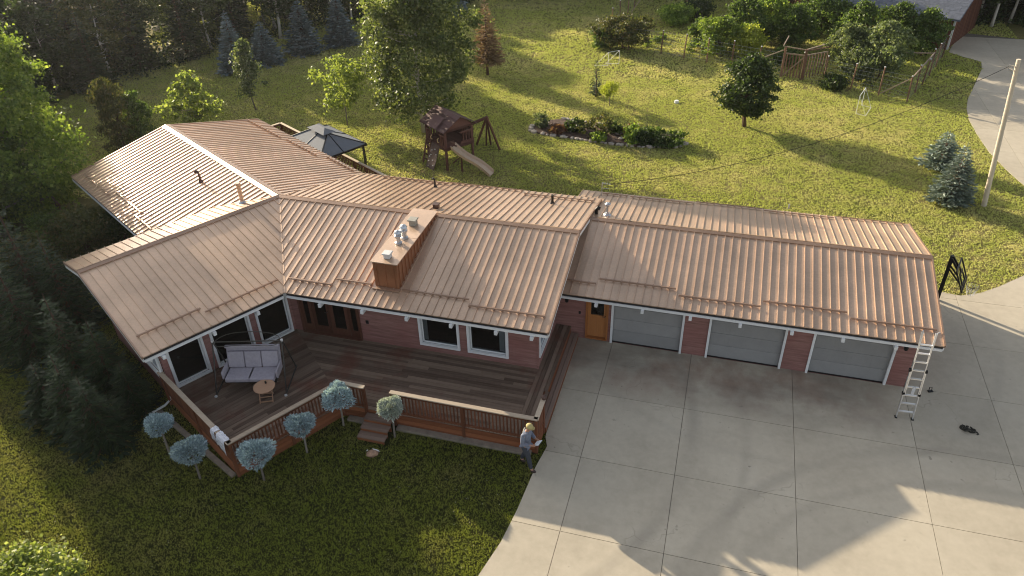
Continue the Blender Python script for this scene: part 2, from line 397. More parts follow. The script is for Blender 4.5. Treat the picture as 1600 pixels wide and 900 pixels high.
# path from the outbuilding
pl = [(1482, 82), (1500, 88), (1533, 97), (1534, 108), (1524, 130), (1512, 155), (1510, 170), (1514, 188), (1526, 210), (1545, 238), (1570, 264), (1600, 291), (1650, 335)]
PL = [G(*p)[:2] for p in pl]
PATH = [tuple(p) for p in PL] + [(19.5, 33.6), (19.0, 36.0), (17.6, 38.6), (16.9, 40.6), (16.5, 43.0), (16.4, 45.6), (16.6, 48.0), (17.2, 50.2), (18.6, 52.6), (21.0, 55.0), (23.5, 56.4), (30, 58.0), (30, 62.5), (24, 62.9)] + [tuple(G(*p)[:2]) for p in ((1600, 62), (1500, 51))]
path = MB(); path.prism(PATH, 0.002, 0.012)
path = tag(path.build('path', 'joint_dirt'), 'curving concrete path from the outbuilding', kind='structure')
slabs(PATH, list(np.arange(9, 33, 2.9)), list(np.arange(33, 66, 3.1)), path)

# ================================================================== house
house = thing('house', (0, 0, 0), 0, 'angled single storey house with tan metal roof, red siding and triple garage', 'house')
HUB = np.array([-16.15, 22.6, 3.74]); TAN = 0.2268
A1, A2 = RAD(240), RAD(150)
D0 = np.array([1.0, 0, 0]); D1 = np.array([math.cos(A1), math.sin(A1), 0]); D2 = np.array([math.cos(A2), math.sin(A2), 0])
N1 = np.array([-D1[1], D1[0], 0]); NR = np.array([D2[1], -D2[0], 0])
class Slope:
    def __init__(s, o, u, n, tan, poly): s.o = np.asarray(o, float); s.u = u; s.n = n; s.tan = tan; s.poly = poly; s.nz = np.array([n[0]*tan, n[1]*tan, 1.0])/math.hypot(1, tan)
    def P(s, u, v, h=0.0): return s.o + s.u*u + s.n*v + np.array([0, 0, -s.tan*v]) + s.nz*h
    def at(s, px, py):
        q = onplane((px, py), s.o, s.nz)-s.o; return float(q@s.u), float(q@s.n)
GO = np.array([-5.36, 24.73, 3.13]); GT = 0.2185; GL = 12.745
SL = {
 'main_front': Slope(HUB, D0, np.array([0, -1.0, 0]), TAN, [(0, 0), (11.81, 0), (11.81, 4.58), (2.644, 4.58)]),
 'main_back': Slope(HUB, D0, np.array([0, 1.0, 0]), TAN, [(0, 0), (1.233, 4.6), (11.81, 4.6), (11.81, 0)]),
 'wing_front': Slope(HUB, D1, N1, TAN, [(0, 0), (7.46, 0), (7.46, 4.58), (2.644, 4.58)]),
 'wing_back': Slope(HUB, D1, -N1, TAN, [(0, 0), (7.46, 0), (7.46, 1.77), (1.77, 1.77)]),
 'rear_left': Slope(HUB, D2, D1, TAN, [(0, 0), (10.46, 0), (10.46, 4.58), (1.45, 4.58), (1.45, 1.45)]),
 'rear_right': Slope(HUB, D2, NR, TAN, [(0, 0), (10.46, 0), (10.46, 4.6), (1.233, 4.6)]),
 'garage_front': Slope(GO, D0, np.array([0, -1.0, 0]), GT, [(0.55, 0), (GL, 0), (GL, 3.89), (0.55, 3.89)]),
 'garage_back': Slope(GO, D0, np.array([0, 1.0, 0]), GT, [(0, 0), (GL, 0), (GL, 3.89), (0, 3.89)]),
}
PITCHW = 0.272
roof = bpy.data.objects.new('roof', None); link(roof, house)
groof = bpy.data.objects.new('garage_roof', None); link(groof, house)
_cache = {}
def roof_panels(key, parent):
    s = SL[key]; poly = s.poly; us = [p[0] for p in poly]; u = min(us); end = max(us)
    n = round((end-u)/PITCHW); w = (end-u)/n
    for i in range(n):
        q = clip(clip(poly, 0, u+i*w, False), 0, u+(i+1)*w, True)
        if len(q) < 3 or abs(area(q)) < 1e-3: continue
        ref = (u+i*w, 0.0)
        loc = [(round(a-ref[0], 3), round(b, 3)) for a, b in q]
        k = (key, tuple(loc))
        if k not in _cache:
            m = MB(); L = lambda a, b, h: s.P(a, b, h)-s.o
            m.face([L(a, b, 0.0) for a, b in loc])
            m.face([L(a, b, -0.012) for a, b in loc])
            vmax = max(b for a, b in loc); e = [p for p in loc if p[1] > vmax-1e-6]
            if len(e) == 2: m.face([L(e[0][0], vmax, 0), L(e[1][0], vmax, 0), L(e[1][0], vmax, -0.035), L(e[0][0], vmax, -0.035)])
            edge0 = sorted(b for a, b in loc if abs(a) < 2e-3)
            if len(edge0) >= 2 and edge0[-1]-edge0[0] > 0.05:
                v0, v1 = edge0[0], edge0[-1]; r = 0.010; hh = 0.034
                pr = [(-r, 0.0), (-r*0.9, hh), (r*0.9, hh), (r, 0.0)]
                for (a, ha), (b, hb) in zip(pr[:-1], pr[1:]): m.face([L(a, v0, ha), L(b, v0, hb), L(b, v1, hb), L(a, v1, ha)])
                m.face([L(a, v1, h) for a, h in pr])
                # a shallow stiffening line in the pan
            _cache[k] = m.mesh('roof_panel', 'roof_metal')
        place('roof_panel', _cache[k], parent, s.o + s.u*ref[0])
    # closing rib at the far rake
    return w
RIBW = {}
for k in SL: RIBW[k] = roof_panels(k, groof if k.startswith('garage') else roof)
def slab_under(s, inset=0.02, top=-0.016, bot=-0.125):
    m = MB(); cu = sum(p[0] for p in s.poly)/len(s.poly); cv = sum(p[1] for p in s.poly)/len(s.poly)
    q = [(a, min(b, max(p[1] for p in s.poly)-inset)) for a, b in s.poly]
    umax = max(p[0] for p in s.poly); q = [(min(a, umax-inset), b) for a, b in q]
    t = [s.P(a, b, top) for a, b in q]; d = [s.P(a, b, bot) for a, b in q]
    m.face(t); m.face(d)
    for i in range(len(q)): m.face([t[i], t[(i+1) % len(q)], d[(i+1) % len(q)], d[i]])
    return m
for k, s in SL.items(): slab_under(s).build('roof_sheathing', 'dirty_white', groof if k.startswith('garage') else roof)
# eaves: black gutter with a white board below it; rakes: brown trim with a white barge board
def eave(s, u0, u1, v, parent, t=0.0):
    n2 = s.n
    for nm, mat, z0, z1, off, th in (('gutter', 'gutter_black', -0.035, -0.115, -0.02, 0.10), ('fascia', 'white_paint', -0.118, -0.205, 0.012, 0.05)):
        m = MB(); a = s.P(u0, v)+n2*(off-th/2); b = s.P(u1, v)+n2*(off-th/2); zc = (z0+z1)/2
        m.beam(a+np.array([0, 0, zc]), b+np.array([0, 0, zc]), th, abs(z1-z0)); m.build(nm, mat, parent)
def rake(s, u, v0, v1, sgn, parent):
    for nm, mat, h0, h1, off, th in (('rake_trim', 'roof_trim', 0.036, -0.075, 0.012, 0.05), ('barge_board', 'white_paint', -0.078, -0.21, 0.0, 0.045)):
        m = MB(); hc = (h0+h1)/2; a = s.P(u, v0, hc)+s.u*sgn*(off-th/2); b = s.P(u, v1, hc)+s.u*sgn*(off-th/2)
        m.beam(a, b, th, abs(h1-h0), up=s.nz); m.build(nm, mat, parent)
eave(SL['main_front'], 2.70, 11.79, 4.58, roof); eave(SL['wing_front'], 2.70, 7.44, 4.58, roof)
eave(SL['main_back'], 1.25, 11.79, 4.6, roof); eave(SL['rear_right'], 1.25, 10.44, 4.6, roof); eave(SL['rear_left'], 1.45, 10.44, 4.58, roof)
eave(SL['wing_back'], 1.8, 7.44, 1.77, roof)
eave(SL['garage_front'], 0.55, GL-0.02, 3.89, groof); eave(SL['garage_back'], 0.0, GL-0.02, 3.89, groof)
for k, v in (('main_front', 4.58), ('main_back', 4.6)): rake(SL[k], 11.83, 0.0, v, 1, roof)
for k, v in (('wing_front', 4.58), ('wing_back', 1.77)): rake(SL[k], 7.48, 0.0, v, 1, roof)
for k in ('rear_left', 'rear_right'): rake(SL[k], 10.48, 0.0, 4.58, 1, roof)
for k in ('garage_front', 'garage_back'): rake(SL[k], GL+0.02, 0.0, 3.89, 1, groof)
def ridge_cap(sa, sb, u0, u1, parent, w=0.13):
    m = MB()
    for s in (sa, sb):
        for a, b in (((0.0, 0.055), (w, 0.038)), ((w, 0.038), (w, 0.004))):
            m.face([s.P(u0, a[0], a[1]), s.P(u1, a[0], a[1]), s.P(u1, b[0], b[1]), s.P(u0, b[0], b[1])])
    m.build('ridge_cap', 'roof_trim', parent)
ridge_cap(SL['main_front'], SL['main_back'], 0.0, 11.83, roof); ridge_cap(SL['wing_front'], SL['wing_back'], 0.0, 7.48, roof)
ridge_cap(SL['rear_left'], SL['rear_right'], 0.0, 10.48, roof, 0.19); ridge_cap(SL['garage_front'], SL['garage_back'], 0.55, GL+0.02, groof)
def valley(sa, ua, va, sb, ub, vb, w=0.045):
    m = MB(); d = np.array([0, 0, 0.012])
    for s, u, v in ((sa, ua, va), (sb, ub, vb)):
        L = math.hypot(u, v)
        m.face([s.P(0, 0)+d, s.P(u, v)+d, s.P(u+w*v/L*1.0, v)+d, s.P(w*1.2, 0)+d])
    m.build('valley_flashing', 'roof_metal', roof)
valley(SL['main_front'], 2.644, 4.56, SL['wing_front'], 2.644, 4.56)
valley(SL['main_back'], 1.233, 4.58, SL['rear_right'], 1.233, 4.58, 0.05)
valley(SL['wing_back'], 1.77, 1.77, SL['rear_left'], 1.45, 1.45, 0.05)
# snow guards: a bar on clips, one clip at each rib
def snow_guard(key, p, q, parent):
    s = SL[key]; u0, v0 = s.at(*p); u1, v1 = s.at(*q); v = (v0+v1)/2
    if u0 > u1: u0, u1 = u1, u0
    m = MB(); m.beam(s.P(u0, v, 0.075), s.P(u1, v, 0.075), 0.035, 0.016, up=s.nz); m.beam(s.P(u0, v+0.03, 0.055), s.P(u1, v+0.03, 0.06), 0.012, 0.035, up=s.nz)
    w = RIBW[key]; base = min(a for a, b in s.poly); k = math.ceil((u0-base)/w)
    while base+k*w <= u1:
        m.beam(s.P(base+k*w, v-0.06, 0.045), s.P(base+k*w, v+0.06, 0.045), 0.045, 0.045, up=s.nz); k += 1
    m.build('snow_guard', 'roof_trim', parent)
for key, segs in {
  'main_front': [((452, 435), (518, 447)), ((527, 437), (581, 446)), ((628, 454.6), (734, 468.7)), ((732.5, 478), (852, 496))],
  'garage_front': [((886, 438), (931.6, 445)), ((937, 436), (1056, 453.6)), ((1060, 462.7), (1188, 480.6)), ((1192, 470.4), (1323, 490.7)), ((1328, 499), (1463, 517))],
  'wing_front': [((212.6, 526.8), (313.9, 484)), ((321, 489.7), (433.7, 437.7))],
  'rear_left': [((134, 275.5), (171, 305.5)), ((181, 300), (222, 333)), ((211, 338), (239, 359))],
  'rear_right': [((384, 188), (440, 216)), ((447, 219), (497, 245)), ((510, 247), (556, 269))],
  'main_back': [((600, 277), (700, 290)), ((705, 286), (815, 301)), ((820, 303), (929, 318))],
  'garage_back': [((941, 304.5), (980, 307.3)), ((984, 310), (1084, 319)), ((1087, 317), (1190, 328.7)), ((1193, 331), (1303, 343)), ((1308, 341), (1414, 352))]}.items():
    for a, b in segs: snow_guard(key, a, b, groof if key.startswith('garage') else roof)

# ---- walls: lapped boards with real openings
def siding(m, a, b, z0, z1, holes=(), course=0.115, top=None):
    """a, b: wall ends with the outside on the right of a->b; holes (u0,u1,z0,z1); top(u) optional height"""
    a = np.array([a[0], a[1], 0.0]); b = np.array([b[0], b[1], 0.0]); L = np.linalg.norm(b-a); d = (b-a)/L; n = np.array([d[1], -d[0], 0])
    P = lambda u, z, o: a + d*u + n*o + np.array([0, 0, z])
    m.face([P(0, z0, -0.03), P(L, z0, -0.03), P(L, z0+0.001, -0.12), P(0, z0+0.001, -0.12)])
    z = z0
    zs = []
    while z < z1-1e-4: zs.append((z, min(z+course, z1))); z += course
    for za, zb in zs:
        cuts = sorted({za, zb} | {h[k] for h in holes for k in (2, 3) if za < h[k] < zb})
        for ya, yb in zip(cuts[:-1], cuts[1:]):
            mid = (ya+yb)/2; us = [0.0, L]
            act = sorted((h[0], h[1]) for h in holes if h[2] <= mid <= h[3])
            pos = 0.0; runs = []
            for h0, h1 in act:
                if h0 > pos: runs.append((pos, h0))
                pos = max(pos, h1)
            if pos < L: runs.append((pos, L))
            oa = 0.016*(1-(ya-za)/course); ob = 0.016*(1-(yb-za)/course)
            for r0, r1 in runs:
                if top: pass
                m.face([P(r0, ya, oa), P(r1, ya, oa), P(r1, yb, ob), P(r0, yb, ob)])
                if ya == za: m.face([P(r0, ya, 0), P(r1, ya, 0), P(r1, ya, oa), P(r0, ya, oa)])
    for h in holes:                      # reveals
        u0, u1, h0, h1 = h
        m.face([P(u0, h0, 0.016), P(u0, h1, 0.016), P(u0, h1, -0.14), P(u0, h0, -0.14)]); m.face([P(u1, h0, 0.016), P(u1, h1, 0.016), P(u1, h1, -0.14), P(u1, h0, -0.14)])
        m.face([P(u0, h0, 0.016), P(u1, h0, 0.016), P(u1, h0, -0.14), P(u0, h0, -0.14)]); m.face([P(u0, h1, 0.016), P(u1, h1, 0.016), P(u1, h1, -0.14), P(u0, h1, -0.14)])
    return P, L
def window(a, b, u0, u1, z0, z1, fw=0.085, mull=False, curtain=None):
    a = np.array([a[0], a[1], 0.0]); b = np.array([b[0], b[1], 0.0]); L = np.linalg.norm(b-a); d = (b-a)/L; n = np.array([d[1], -d[0], 0])
    P = lambda u, z, o: a + d*u + n*o + np.array([0, 0, z])
    w = bpy.data.objects.new('window', None); link(w, house)
    f = MB(); e = fw/2
    f.beam(P(u0-e, z0-0.0, 0.02), P(u1+e, z0-0.0, 0.02), 0.09, fw); f.beam(P(u0-e, z1, 0.02), P(u1+e, z1, 0.02), 0.09, fw)
    f.beam(P(u0, z0+e, 0.021), P(u0, z1-e, 0.021), 0.088, fw, up=d); f.beam(P(u1, z0+e, 0.021), P(u1, z1-e, 0.021), 0.088, fw, up=d)
    # inner sash
    i = e+0.02
    f.beam(P(u0+i, z0+i, -0.06), P(u1-i, z0+i, -0.06), 0.04, 0.045); f.beam(P(u0+i, z1-i, -0.06), P(u1-i, z1-i, -0.06), 0.04, 0.045)
    f.beam(P(u0+i, z0+i, -0.06), P(u0+i, z1-i, -0.06), 0.04, 0.045, up=d); f.beam(P(u1-i, z0+i, -0.06), P(u1-i, z1-i, -0.06), 0.04, 0.045, up=d)
    if mull: f.beam(P((u0+u1)/2, z0+i, -0.06), P((u0+u1)/2, z1-i, -0.06), 0.04, 0.05, up=d)
    f.build('frame', 'white_paint', w)
    g = MB(); g.face([P(u0, z0, -0.065), P(u1, z0, -0.065), P(u1, z1, -0.065), P(u0, z1, -0.065)]); g.build('pane', 'window_glass', w)
    if curtain:
        c = MB(); c0, c1 = curtain; k = 14
        for j in range(k):
            t0, t1 = c0+(c1-c0)*j/k, c0+(c1-c0)*(j+1)/k
            c.face([P(t0, z0+0.05, -0.16-0.03*(j % 2)), P(t1, z0+0.05, -0.16-0.03*((j+1) % 2)), P(t1, z1, -0.16-0.03*((j+1) % 2)), P(t0, z1, -0.16-0.03*(j % 2))])
        c.build('curtain', 'curtain', w)
    return w
def door_unit(name, a, b, u0, u1, z0, z1, mat, leaves, glass=(0.35, 0.93), handle=True):
    a = np.array([a[0], a[1], 0.0]); b = np.array([b[0], b[1], 0.0]); L = np.linalg.norm(b-a); d = (b-a)/L; n = np.array([d[1], -d[0], 0])
    P = lambda u, z, o: a + d*u + n*o + np.array([0, 0, z])
    D = bpy.data.objects.new(name, None); link(D, house)
    fr = MB(); fr.beam(P(u0, z0, 0.0), P(u0, z1, 0.0), 0.12, 0.07, up=d); fr.beam(P(u1, z0, 0.0), P(u1, z1, 0.0), 0.12, 0.07, up=d); fr.beam(P(u0, z1, 0.0), P(u1, z1, 0.0), 0.121, 0.07); fr.beam(P(u0, z0+0.02, 0.03), P(u1, z0+0.02, 0.03), 0.16, 0.04)
    fr.build('frame', mat, D)
    for l0, l1, st in leaves:
        lf = MB(); h0, h1 = z0+0.05, z1-0.04; g0 = h0+(h1-h0)*glass[0]; g1 = h0+(h1-h0)*glass[1]
        lf.beam(P(l0+st/2, h0, -0.045), P(l0+st/2, h1, -0.045), 0.05, st, up=d); lf.beam(P(l1-st/2, h0, -0.045), P(l1-st/2, h1, -0.045), 0.05, st, up=d)
        lf.beam(P(l0+st, (h0+g0)/2, -0.045), P(l1-st, (h0+g0)/2, -0.045), 0.048, g0-h0); lf.beam(P(l0+st, (h1+g1)/2, -0.045), P(l1-st, (h1+g1)/2, -0.045), 0.048, h1-g1)
        if g0-h0 > 0.4:
            for pu in ((l0+l1)/2-0.13, (l0+l1)/2+0.13): lf.beam(P(pu, h0+0.12, -0.016), P(pu, g0-0.1, -0.016), 0.014, 0.17, up=d)
        lf.build('door_leaf', mat, D)
        gl = MB(); gl.face([P(l0+st, g0, -0.045), P(l1-st, g0, -0.045), P(l1-st, g1, -0.045), P(l0+st, g1, -0.045)]); gl.build('pane', 'window_glass', D)
    if handle:
        l0, l1, st = leaves[-1 if len(leaves) == 1 else 1]
        hm = MB(); hm.tube([P(l1-st/2, z0+1.0, -0.02), P(l1-st/2, z0+1.0, 0.05), P(l1-st/2-0.1, z0+1.0, 0.05)], 0.014, 6); hm.build('handle', 'black_metal', D)
    return D
ZD = 0.5                                 # deck level
hub2 = HUB*np.array([1, 1, 0])
W0 = hub2 + np.array([2.206, -3.78, 0])  # inner corner of the two deck walls
FR = np.array([-4.87, 18.82, 0]); BR = np.array([-4.87, 26.4, 0])
WL = hub2 + D1*6.85 + N1*3.8; WLb = hub2 + D1*6.85 - N1*1.15; WB = hub2 + D1*3.8 - N1*1.15
RL = hub2 + D2*9.75 + D1*3.8; RR = hub2 + D2*9.75 + NR*3.8; IV = hub2 + np.array([1.018, 3.8, 0])
zt = 2.66
wall = MB()
mw = lambda x: x-W0[0]
holes_main = [(W0[0]*0+mw(-13.62), mw(-11.28), ZD, 2.5), (mw(-9.02), mw(-7.64), 0.80, 2.2), (mw(-7.28), mw(-5.92), 0.80, 2.2)]
siding(wall, W0, FR, 0.35, zt+0.15, holes_main)
Lw = np.linalg.norm(W0-WL); tt = lambda t: 6.85-t
holes_wing = [(tt(6.62), tt(5.47), ZD+0.04, 2.42), (tt(5.15), tt(3.80), ZD+0.04, 2.42), (tt(3.50), tt(2.33), ZD+0.04, 2.42)]
siding(wall, WL, W0, 0.35, zt+0.15, holes_wing)
holes_end = [(1.55+0.7, 4.8, 0.75, 2.4)]
siding(wall, WLb, WL, 0.0, zt+0.15, holes_end)
siding(wall, WB, WLb, 0.0, 3.3); siding(wall, RL, WB, 0.0, zt+0.1); siding(wall, RR, RL, 0.0, zt+0.1); siding(wall, IV, RR, 0.0, zt+0.1); siding(wall, BR, IV, 0.0, zt+0.1)
holes_right = [(0.12, 1.15, 0.95, 2.3)]
siding(wall, FR, BR, 0.0, zt+0.15, holes_right)
# gables
def gable(a, b, ridge_z, z0, h=None):
    a = np.array([a[0], a[1], z0]); b = np.array([b[0], b[1], z0]); c = (a+b)/2 if h is None else a+(b-a)*h; c[2] = ridge_z
    wall.face([a, b, c])
gable(FR, BR, 3.60, zt+0.14); gable(RR, RL, 3.60, zt+0.1); gable(WLb, WL, 3.60, zt+0.14, 0.23)
# corner boards
wall.build('wall', 'siding', house)
def corner(p, z0, z1, ang=0.0):
    m = MB(); m.box((p[0], p[1], (z0+z1)/2), (0.05, 0.05, z1-z0), ang); m.build('corner_board', 'siding', house)
corner(FR+np.array([0.0, 0.0, 0]), 0.4, 2.75)
window(W0, FR, *[holes_main[1][k] for k in range(4)], curtain=(holes_main[1][0]+0.06, holes_main[1][0]+0.2)); window(W0, FR, *[holes_main[2][k] for k in range(4)], curtain=(holes_main[2][1]-0.33, holes_main[2][1]-0.06))
for h in holes_wing: window(WL, W0, *h, fw=0.075)
window(WLb, WL, *holes_end[0], fw=0.1, mull=True); window(FR, BR, *holes_right[0])
h = holes_main[0]; w_ = h[1]-h[0]
door_unit('french_door', W0, FR, h[0]+0.03, h[1]-0.03, ZD, 2.47, 'brown_door', [(h[0]+0.06, h[0]+0.44, 0.09), (h[0]+0.47, h[0]+1.16, 0.12), (h[0]+1.18, h[0]+1.87, 0.12), (h[0]+1.90, h[1]-0.06, 0.09)], glass=(0.14, 0.92))
# garage walls
gA = np.array([-4.86, 21.43, 0]); gB = np.array([6.86, 21.43, 0]); gC = np.array([6.86, 27.9, 0]); gD = np.array([-4.86, 27.9, 0])
gw = MB(); gu = lambda x: x+4.86
DOORS = [(-2.84, -0.40), (0.49, 2.93), (3.81, 6.25)]
gh = [(gu(-3.78), gu(-2.98), 0.10, 2.10)] + [(gu(a), gu(b), 0.02, 2.1) for a, b in DOORS]
siding(gw, gA, gB, 0.0, 2.34, gh); siding(gw, gB, gC, 0.0, 2.34); siding(gw, gC, gD, 0.0, 2.34); siding(gw, gD, np.array([-4.86, 26.42, 0]), 0.0, 2.34)
gw.face([(6.86, 21.43, 2.335), (6.86, 27.9, 2.335), (6.86, 24.7, 3.0)])
gw.build('garage_wall', 'siding', house)
door_unit('side_door', gA, gB, gh[0][0]+0.03, gh[0][1]-0.03, 0.12, 2.08, 'door_wood', [(gh[0][0]+0.06, gh[0][1]-0.06, 0.11)], glass=(0.5, 0.93))
for i, (a, b) in enumerate(DOORS):
    gd = bpy.data.objects.new('garage_door', None); link(gd, house); gd.location = (0, 0, 0)
    ph = (2.07-0.05)/4
    for k in range(4):
        m = MB(); z0 = 0.05+k*ph; m.box(((a+b)/2, 21.43+0.09, z0+ph/2), (b-a-0.02, 0.04, ph-0.008))
        for q in range(4):                               # pressed fields
            wq = (b-a-0.02)/4; m.box((a+0.01+wq*(q+0.5), 21.43+0.069, z0+ph/2), (wq-0.13, 0.006, ph-0.17))
        m.build('door_panel', 'garage_grey', gd, bevel=0.004)
    m = MB(); m.box(((a+b)/2, 21.5, 0.03), (b-a, 0.06, 0.035)); m.build('door_seal', 'gutter_black', gd)
    for x in (a, b):
        m = MB(); m.box((x, 21.405, 1.135), (0.075, 0.09, 2.2)); m.build('jamb', 'white_paint', gd)
    m = MB(); m.box(((a+b)/2, 21.406, 2.13), (b-a-0.08, 0.085, 0.09)); m.build('lintel', 'white_paint', gd)
# room floors and inner walls; the rooms' shade is painted in as near-black
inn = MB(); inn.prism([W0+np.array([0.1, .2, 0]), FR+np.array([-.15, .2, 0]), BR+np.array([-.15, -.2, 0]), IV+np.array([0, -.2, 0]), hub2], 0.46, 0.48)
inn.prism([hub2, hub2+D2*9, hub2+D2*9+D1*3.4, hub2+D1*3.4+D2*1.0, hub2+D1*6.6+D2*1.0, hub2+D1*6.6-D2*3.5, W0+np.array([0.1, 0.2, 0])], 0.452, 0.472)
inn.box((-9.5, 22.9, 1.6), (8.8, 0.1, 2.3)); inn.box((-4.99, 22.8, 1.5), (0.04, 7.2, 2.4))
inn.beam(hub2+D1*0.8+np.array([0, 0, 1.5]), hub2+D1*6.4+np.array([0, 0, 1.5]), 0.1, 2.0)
inn.build('interior', 'interior_shade', house)
# white beam ends under the eaves
def beam_end(s, u, vin, vout, parent, z=-0.20):
    m = MB(); a = s.P(u, vin)+np.array([0, 0, 0]); b = s.P(u, vout); zz = b[2]+z-0.065; a[2] = zz; b[2] = zz
    m.beam(a, b, 0.10, 0.13); m.build('beam_end', 'white_paint', parent)
for px, py in ((498, 478), (565, 487), (635, 497), (704, 509), (775, 519), (831, 528)):
    u = SL['main_front'].at(px, py-12)[0]; beam_end(SL['main_front'], u, 3.7, 4.66, roof)
for px, py in ((250, 556), (332, 522), (399, 489)):
    u = SL['wing_front'].at(px, py-12)[0]; beam_end(SL['wing_front'], u, 3.7, 4.66, roof)
for px, py in ((934, 470), (1006, 481), (1081, 492), (1159, 503), (1240, 515), (1320, 527), (1403, 540)):
    u = SL['garage_front'].at(px, py-12)[0]; beam_end(SL['garage_front'], u, 3.25, 3.97, groof, -0.19)
# downspout at the end of the wing
p = WL + N1*0.06
ds = MB(); a = SL['wing_front'].P(7.25, 4.5)+np.array([0, 0, -0.2])
ds.tube([a, a+np.array([0, 0, -0.12]), np.array([p[0], p[1], 2.1])-D1*-0.12, np.array([p[0], p[1], 0.25])+D1*0.12, np.array([p[0], p[1], 0.12])+D1*0.35, np.array([p[0], p[1], 0.08])+D1*0.9], 0.04, 8); ds.build('downspout', 'white_paint', house)

# ---- chimney enclosure with flues
ch = bpy.data.objects.new('chimney', None); link(ch, house)
cx0, cx1, cy0, cy1, ct = -10.50, -9.64, 18.88, 22.55, 3.86
m = MB(); m.prism([(cx0, cy0), (cx1, cy0), (cx1, cy1), (cx0, cy1)], 2.55, ct); m.build('enclosure', 'chimney_metal', ch)
m = MB(); m.prism([(cx0-.05, cy0-.05), (cx1+.05, cy0-.05), (cx1+.05, 20.55), (cx0-.05, 20.55)], ct+0.001, ct+0.035); m.build('top_sheet', 'roof_metal', ch)
m = MB(); m.prism([(cx0-.05, 20.56), (cx1+.05, 20.56), (cx1+.05, cy1+.05), (cx0-.05, cy1+.05)], ct+0.003, ct+0.04); m.build('top_sheet', 'roof_metal', ch)
rb = MB(); rb.box((0, 0, 0), (0.03, 0.05, 1.0)); rbm = rb.mesh('side_rib', 'chimney_metal')
for i in range(13):
    y = cy0+0.14+i*0.275; zb = 3.74-TAN*(22.6-y) - 0.02
    for x in (cx0-.016, cx1+.016):
        o = place('side_rib', rbm, ch, (x, y, (zb+ct)/2)); o.scale = (1, 1, ct-zb)
for x in (cx0+0.12, cx0+0.43, cx1-0.12):
    zb = 2.88; o = place('side_rib', rbm, ch, (x, cy0-.012, (zb+ct)/2)); o.scale = (0.8, 0.6, ct-zb)
m = MB(); m.beam((cx0-.06, cy0-.09, 2.905), (cx1+.06, cy0-.09, 2.905), 0.16, 0.02); m.build('apron_flashing', 'roof_trim', ch)
def px_on_top(px, py): return G(px, py, ct+0.04)
q = px_on_top(646, 351); m = MB(); m.box(q+[0, 0, 0.09], (0.24, 0.24, 0.18)); m.box(q+[0, 0, 0.215], (0.31, 0.31, 0.05)); m.build('flue_cap', 'vent_grey', ch, bevel=0.01)
q = px_on_top(606, 402); m = MB(); m.box(q+[0, 0, 0.07], (0.22, 0.22, 0.14)); m.box(q+[0, 0, 0.17], (0.29, 0.29, 0.05)); m.build('flue_cap', 'dirty_white', ch, bevel=0.01)
for px, py, s in ((632, 372, 1.0), (623, 380, 0.95)):
    q = px_on_top(px, py); m = MB()
    m.lathe(q, [(0.13*s, 0), (0.13*s, 0.05), (0.085*s, 0.08), (0.085*s, 0.24*s), (0.13*s, 0.26*s), (0.135*s, 0.33*s), (0.09*s, 0.37*s), (0.09*s, 0.42*s), (0.14*s, 0.43*s), (0.10*s, 0.50*s), (0.02, 0.53*s)], 14); m.build('flue_pipe', 'galvanised', ch, smooth=False)

# ---- roof vents
def on_slope(key, px, py): s = SL[key]; u, v = s.at(px, py); return s.P(u, v)
def boot(m, q, r=0.11): m.lathe(q+np.array([0, 0, -0.05]), [(r*1.3, 0), (r*1.2, 0.07), (r*0.75, 0.13), (r*0.7, 0.16)], 12)
q = on_slope('rear_left', 314, 284); m = MB(); boot(m, q, 0.08)
m.tube([q, q+[0, 0, .32], q+[-.02, 0, .40], q+[-.07, .02, .45], q+[-.14, .04, .46], q+[-.2, .06, .42], q+[-.21, .06, .36]], 0.05, 9); m.build('vent_pipe', 'dark_brown_metal', house)
q = on_slope('wing_back', 379, 317); m = MB(); boot(m, q, 0.12); m.build('vent_flashing', 'galvanised', house)
m = MB(); m.tube([q, q+[0, 0, 0.78]], 0.075, 12); m.lathe(q+np.array([0, 0, 0.74]), [(0.09, 0), (0.1, 0.02), (0.1, 0.10), (0.085, 0.12)], 12); m.build('flue_pipe', 'roof_metal', house)
q = on_slope('main_back', 680, 292); m = MB(); boot(m, q, 0.07); m.tube([q, q+[0, 0, .33], q+[-.05, 0, .38], q+[-.09, 0, .36]], 0.042, 8); m.build('vent_pipe', 'black_metal', house)
q = on_slope('main_back', 863, 318); m = MB(); boot(m, q, 0.08); m.tube([q, q+[0, 0, .38]], 0.055, 10); m.build('vent_pipe', 'black_metal', house)
q = on_slope('main_back', 682, 325); m = MB(); m.box(q+[0, 0, 0.08], (0.2, 0.2, 0.16)); m.box(q+[0, 0, 0.175], (0.24, 0.24, 0.03)); m.build('box_vent', 'dark_brown_metal', house, bevel=0.008)
q = on_slope('garage_back', 949, 336); m = MB(); boot(m, q, 0.13); m.tube([q, q+[0, 0, 0.42]], 0.06, 10); m.lathe(q+np.array([0, 0, 0.40]), [(0.10, 0), (0.12, 0.04), (0.12, 0.08), (0.05, 0.13)], 12); m.build('flue_pipe', 'galvanised', house)
q = on_slope('garage_back', 932, 334); m = MB(); m.tube([q, q+[0, 0, .2], q+[.05, 0, .27], q+[.14, -.02, .24]], 0.07, 8); m.build('vent_pipe', 'black_metal', house)
q = on_slope('garage_back', 1232, 326); m = MB(); m.tube([q, q+[0, 0, .2]], 0.035, 8); m.build('vent_pipe', 'galvanised', house)
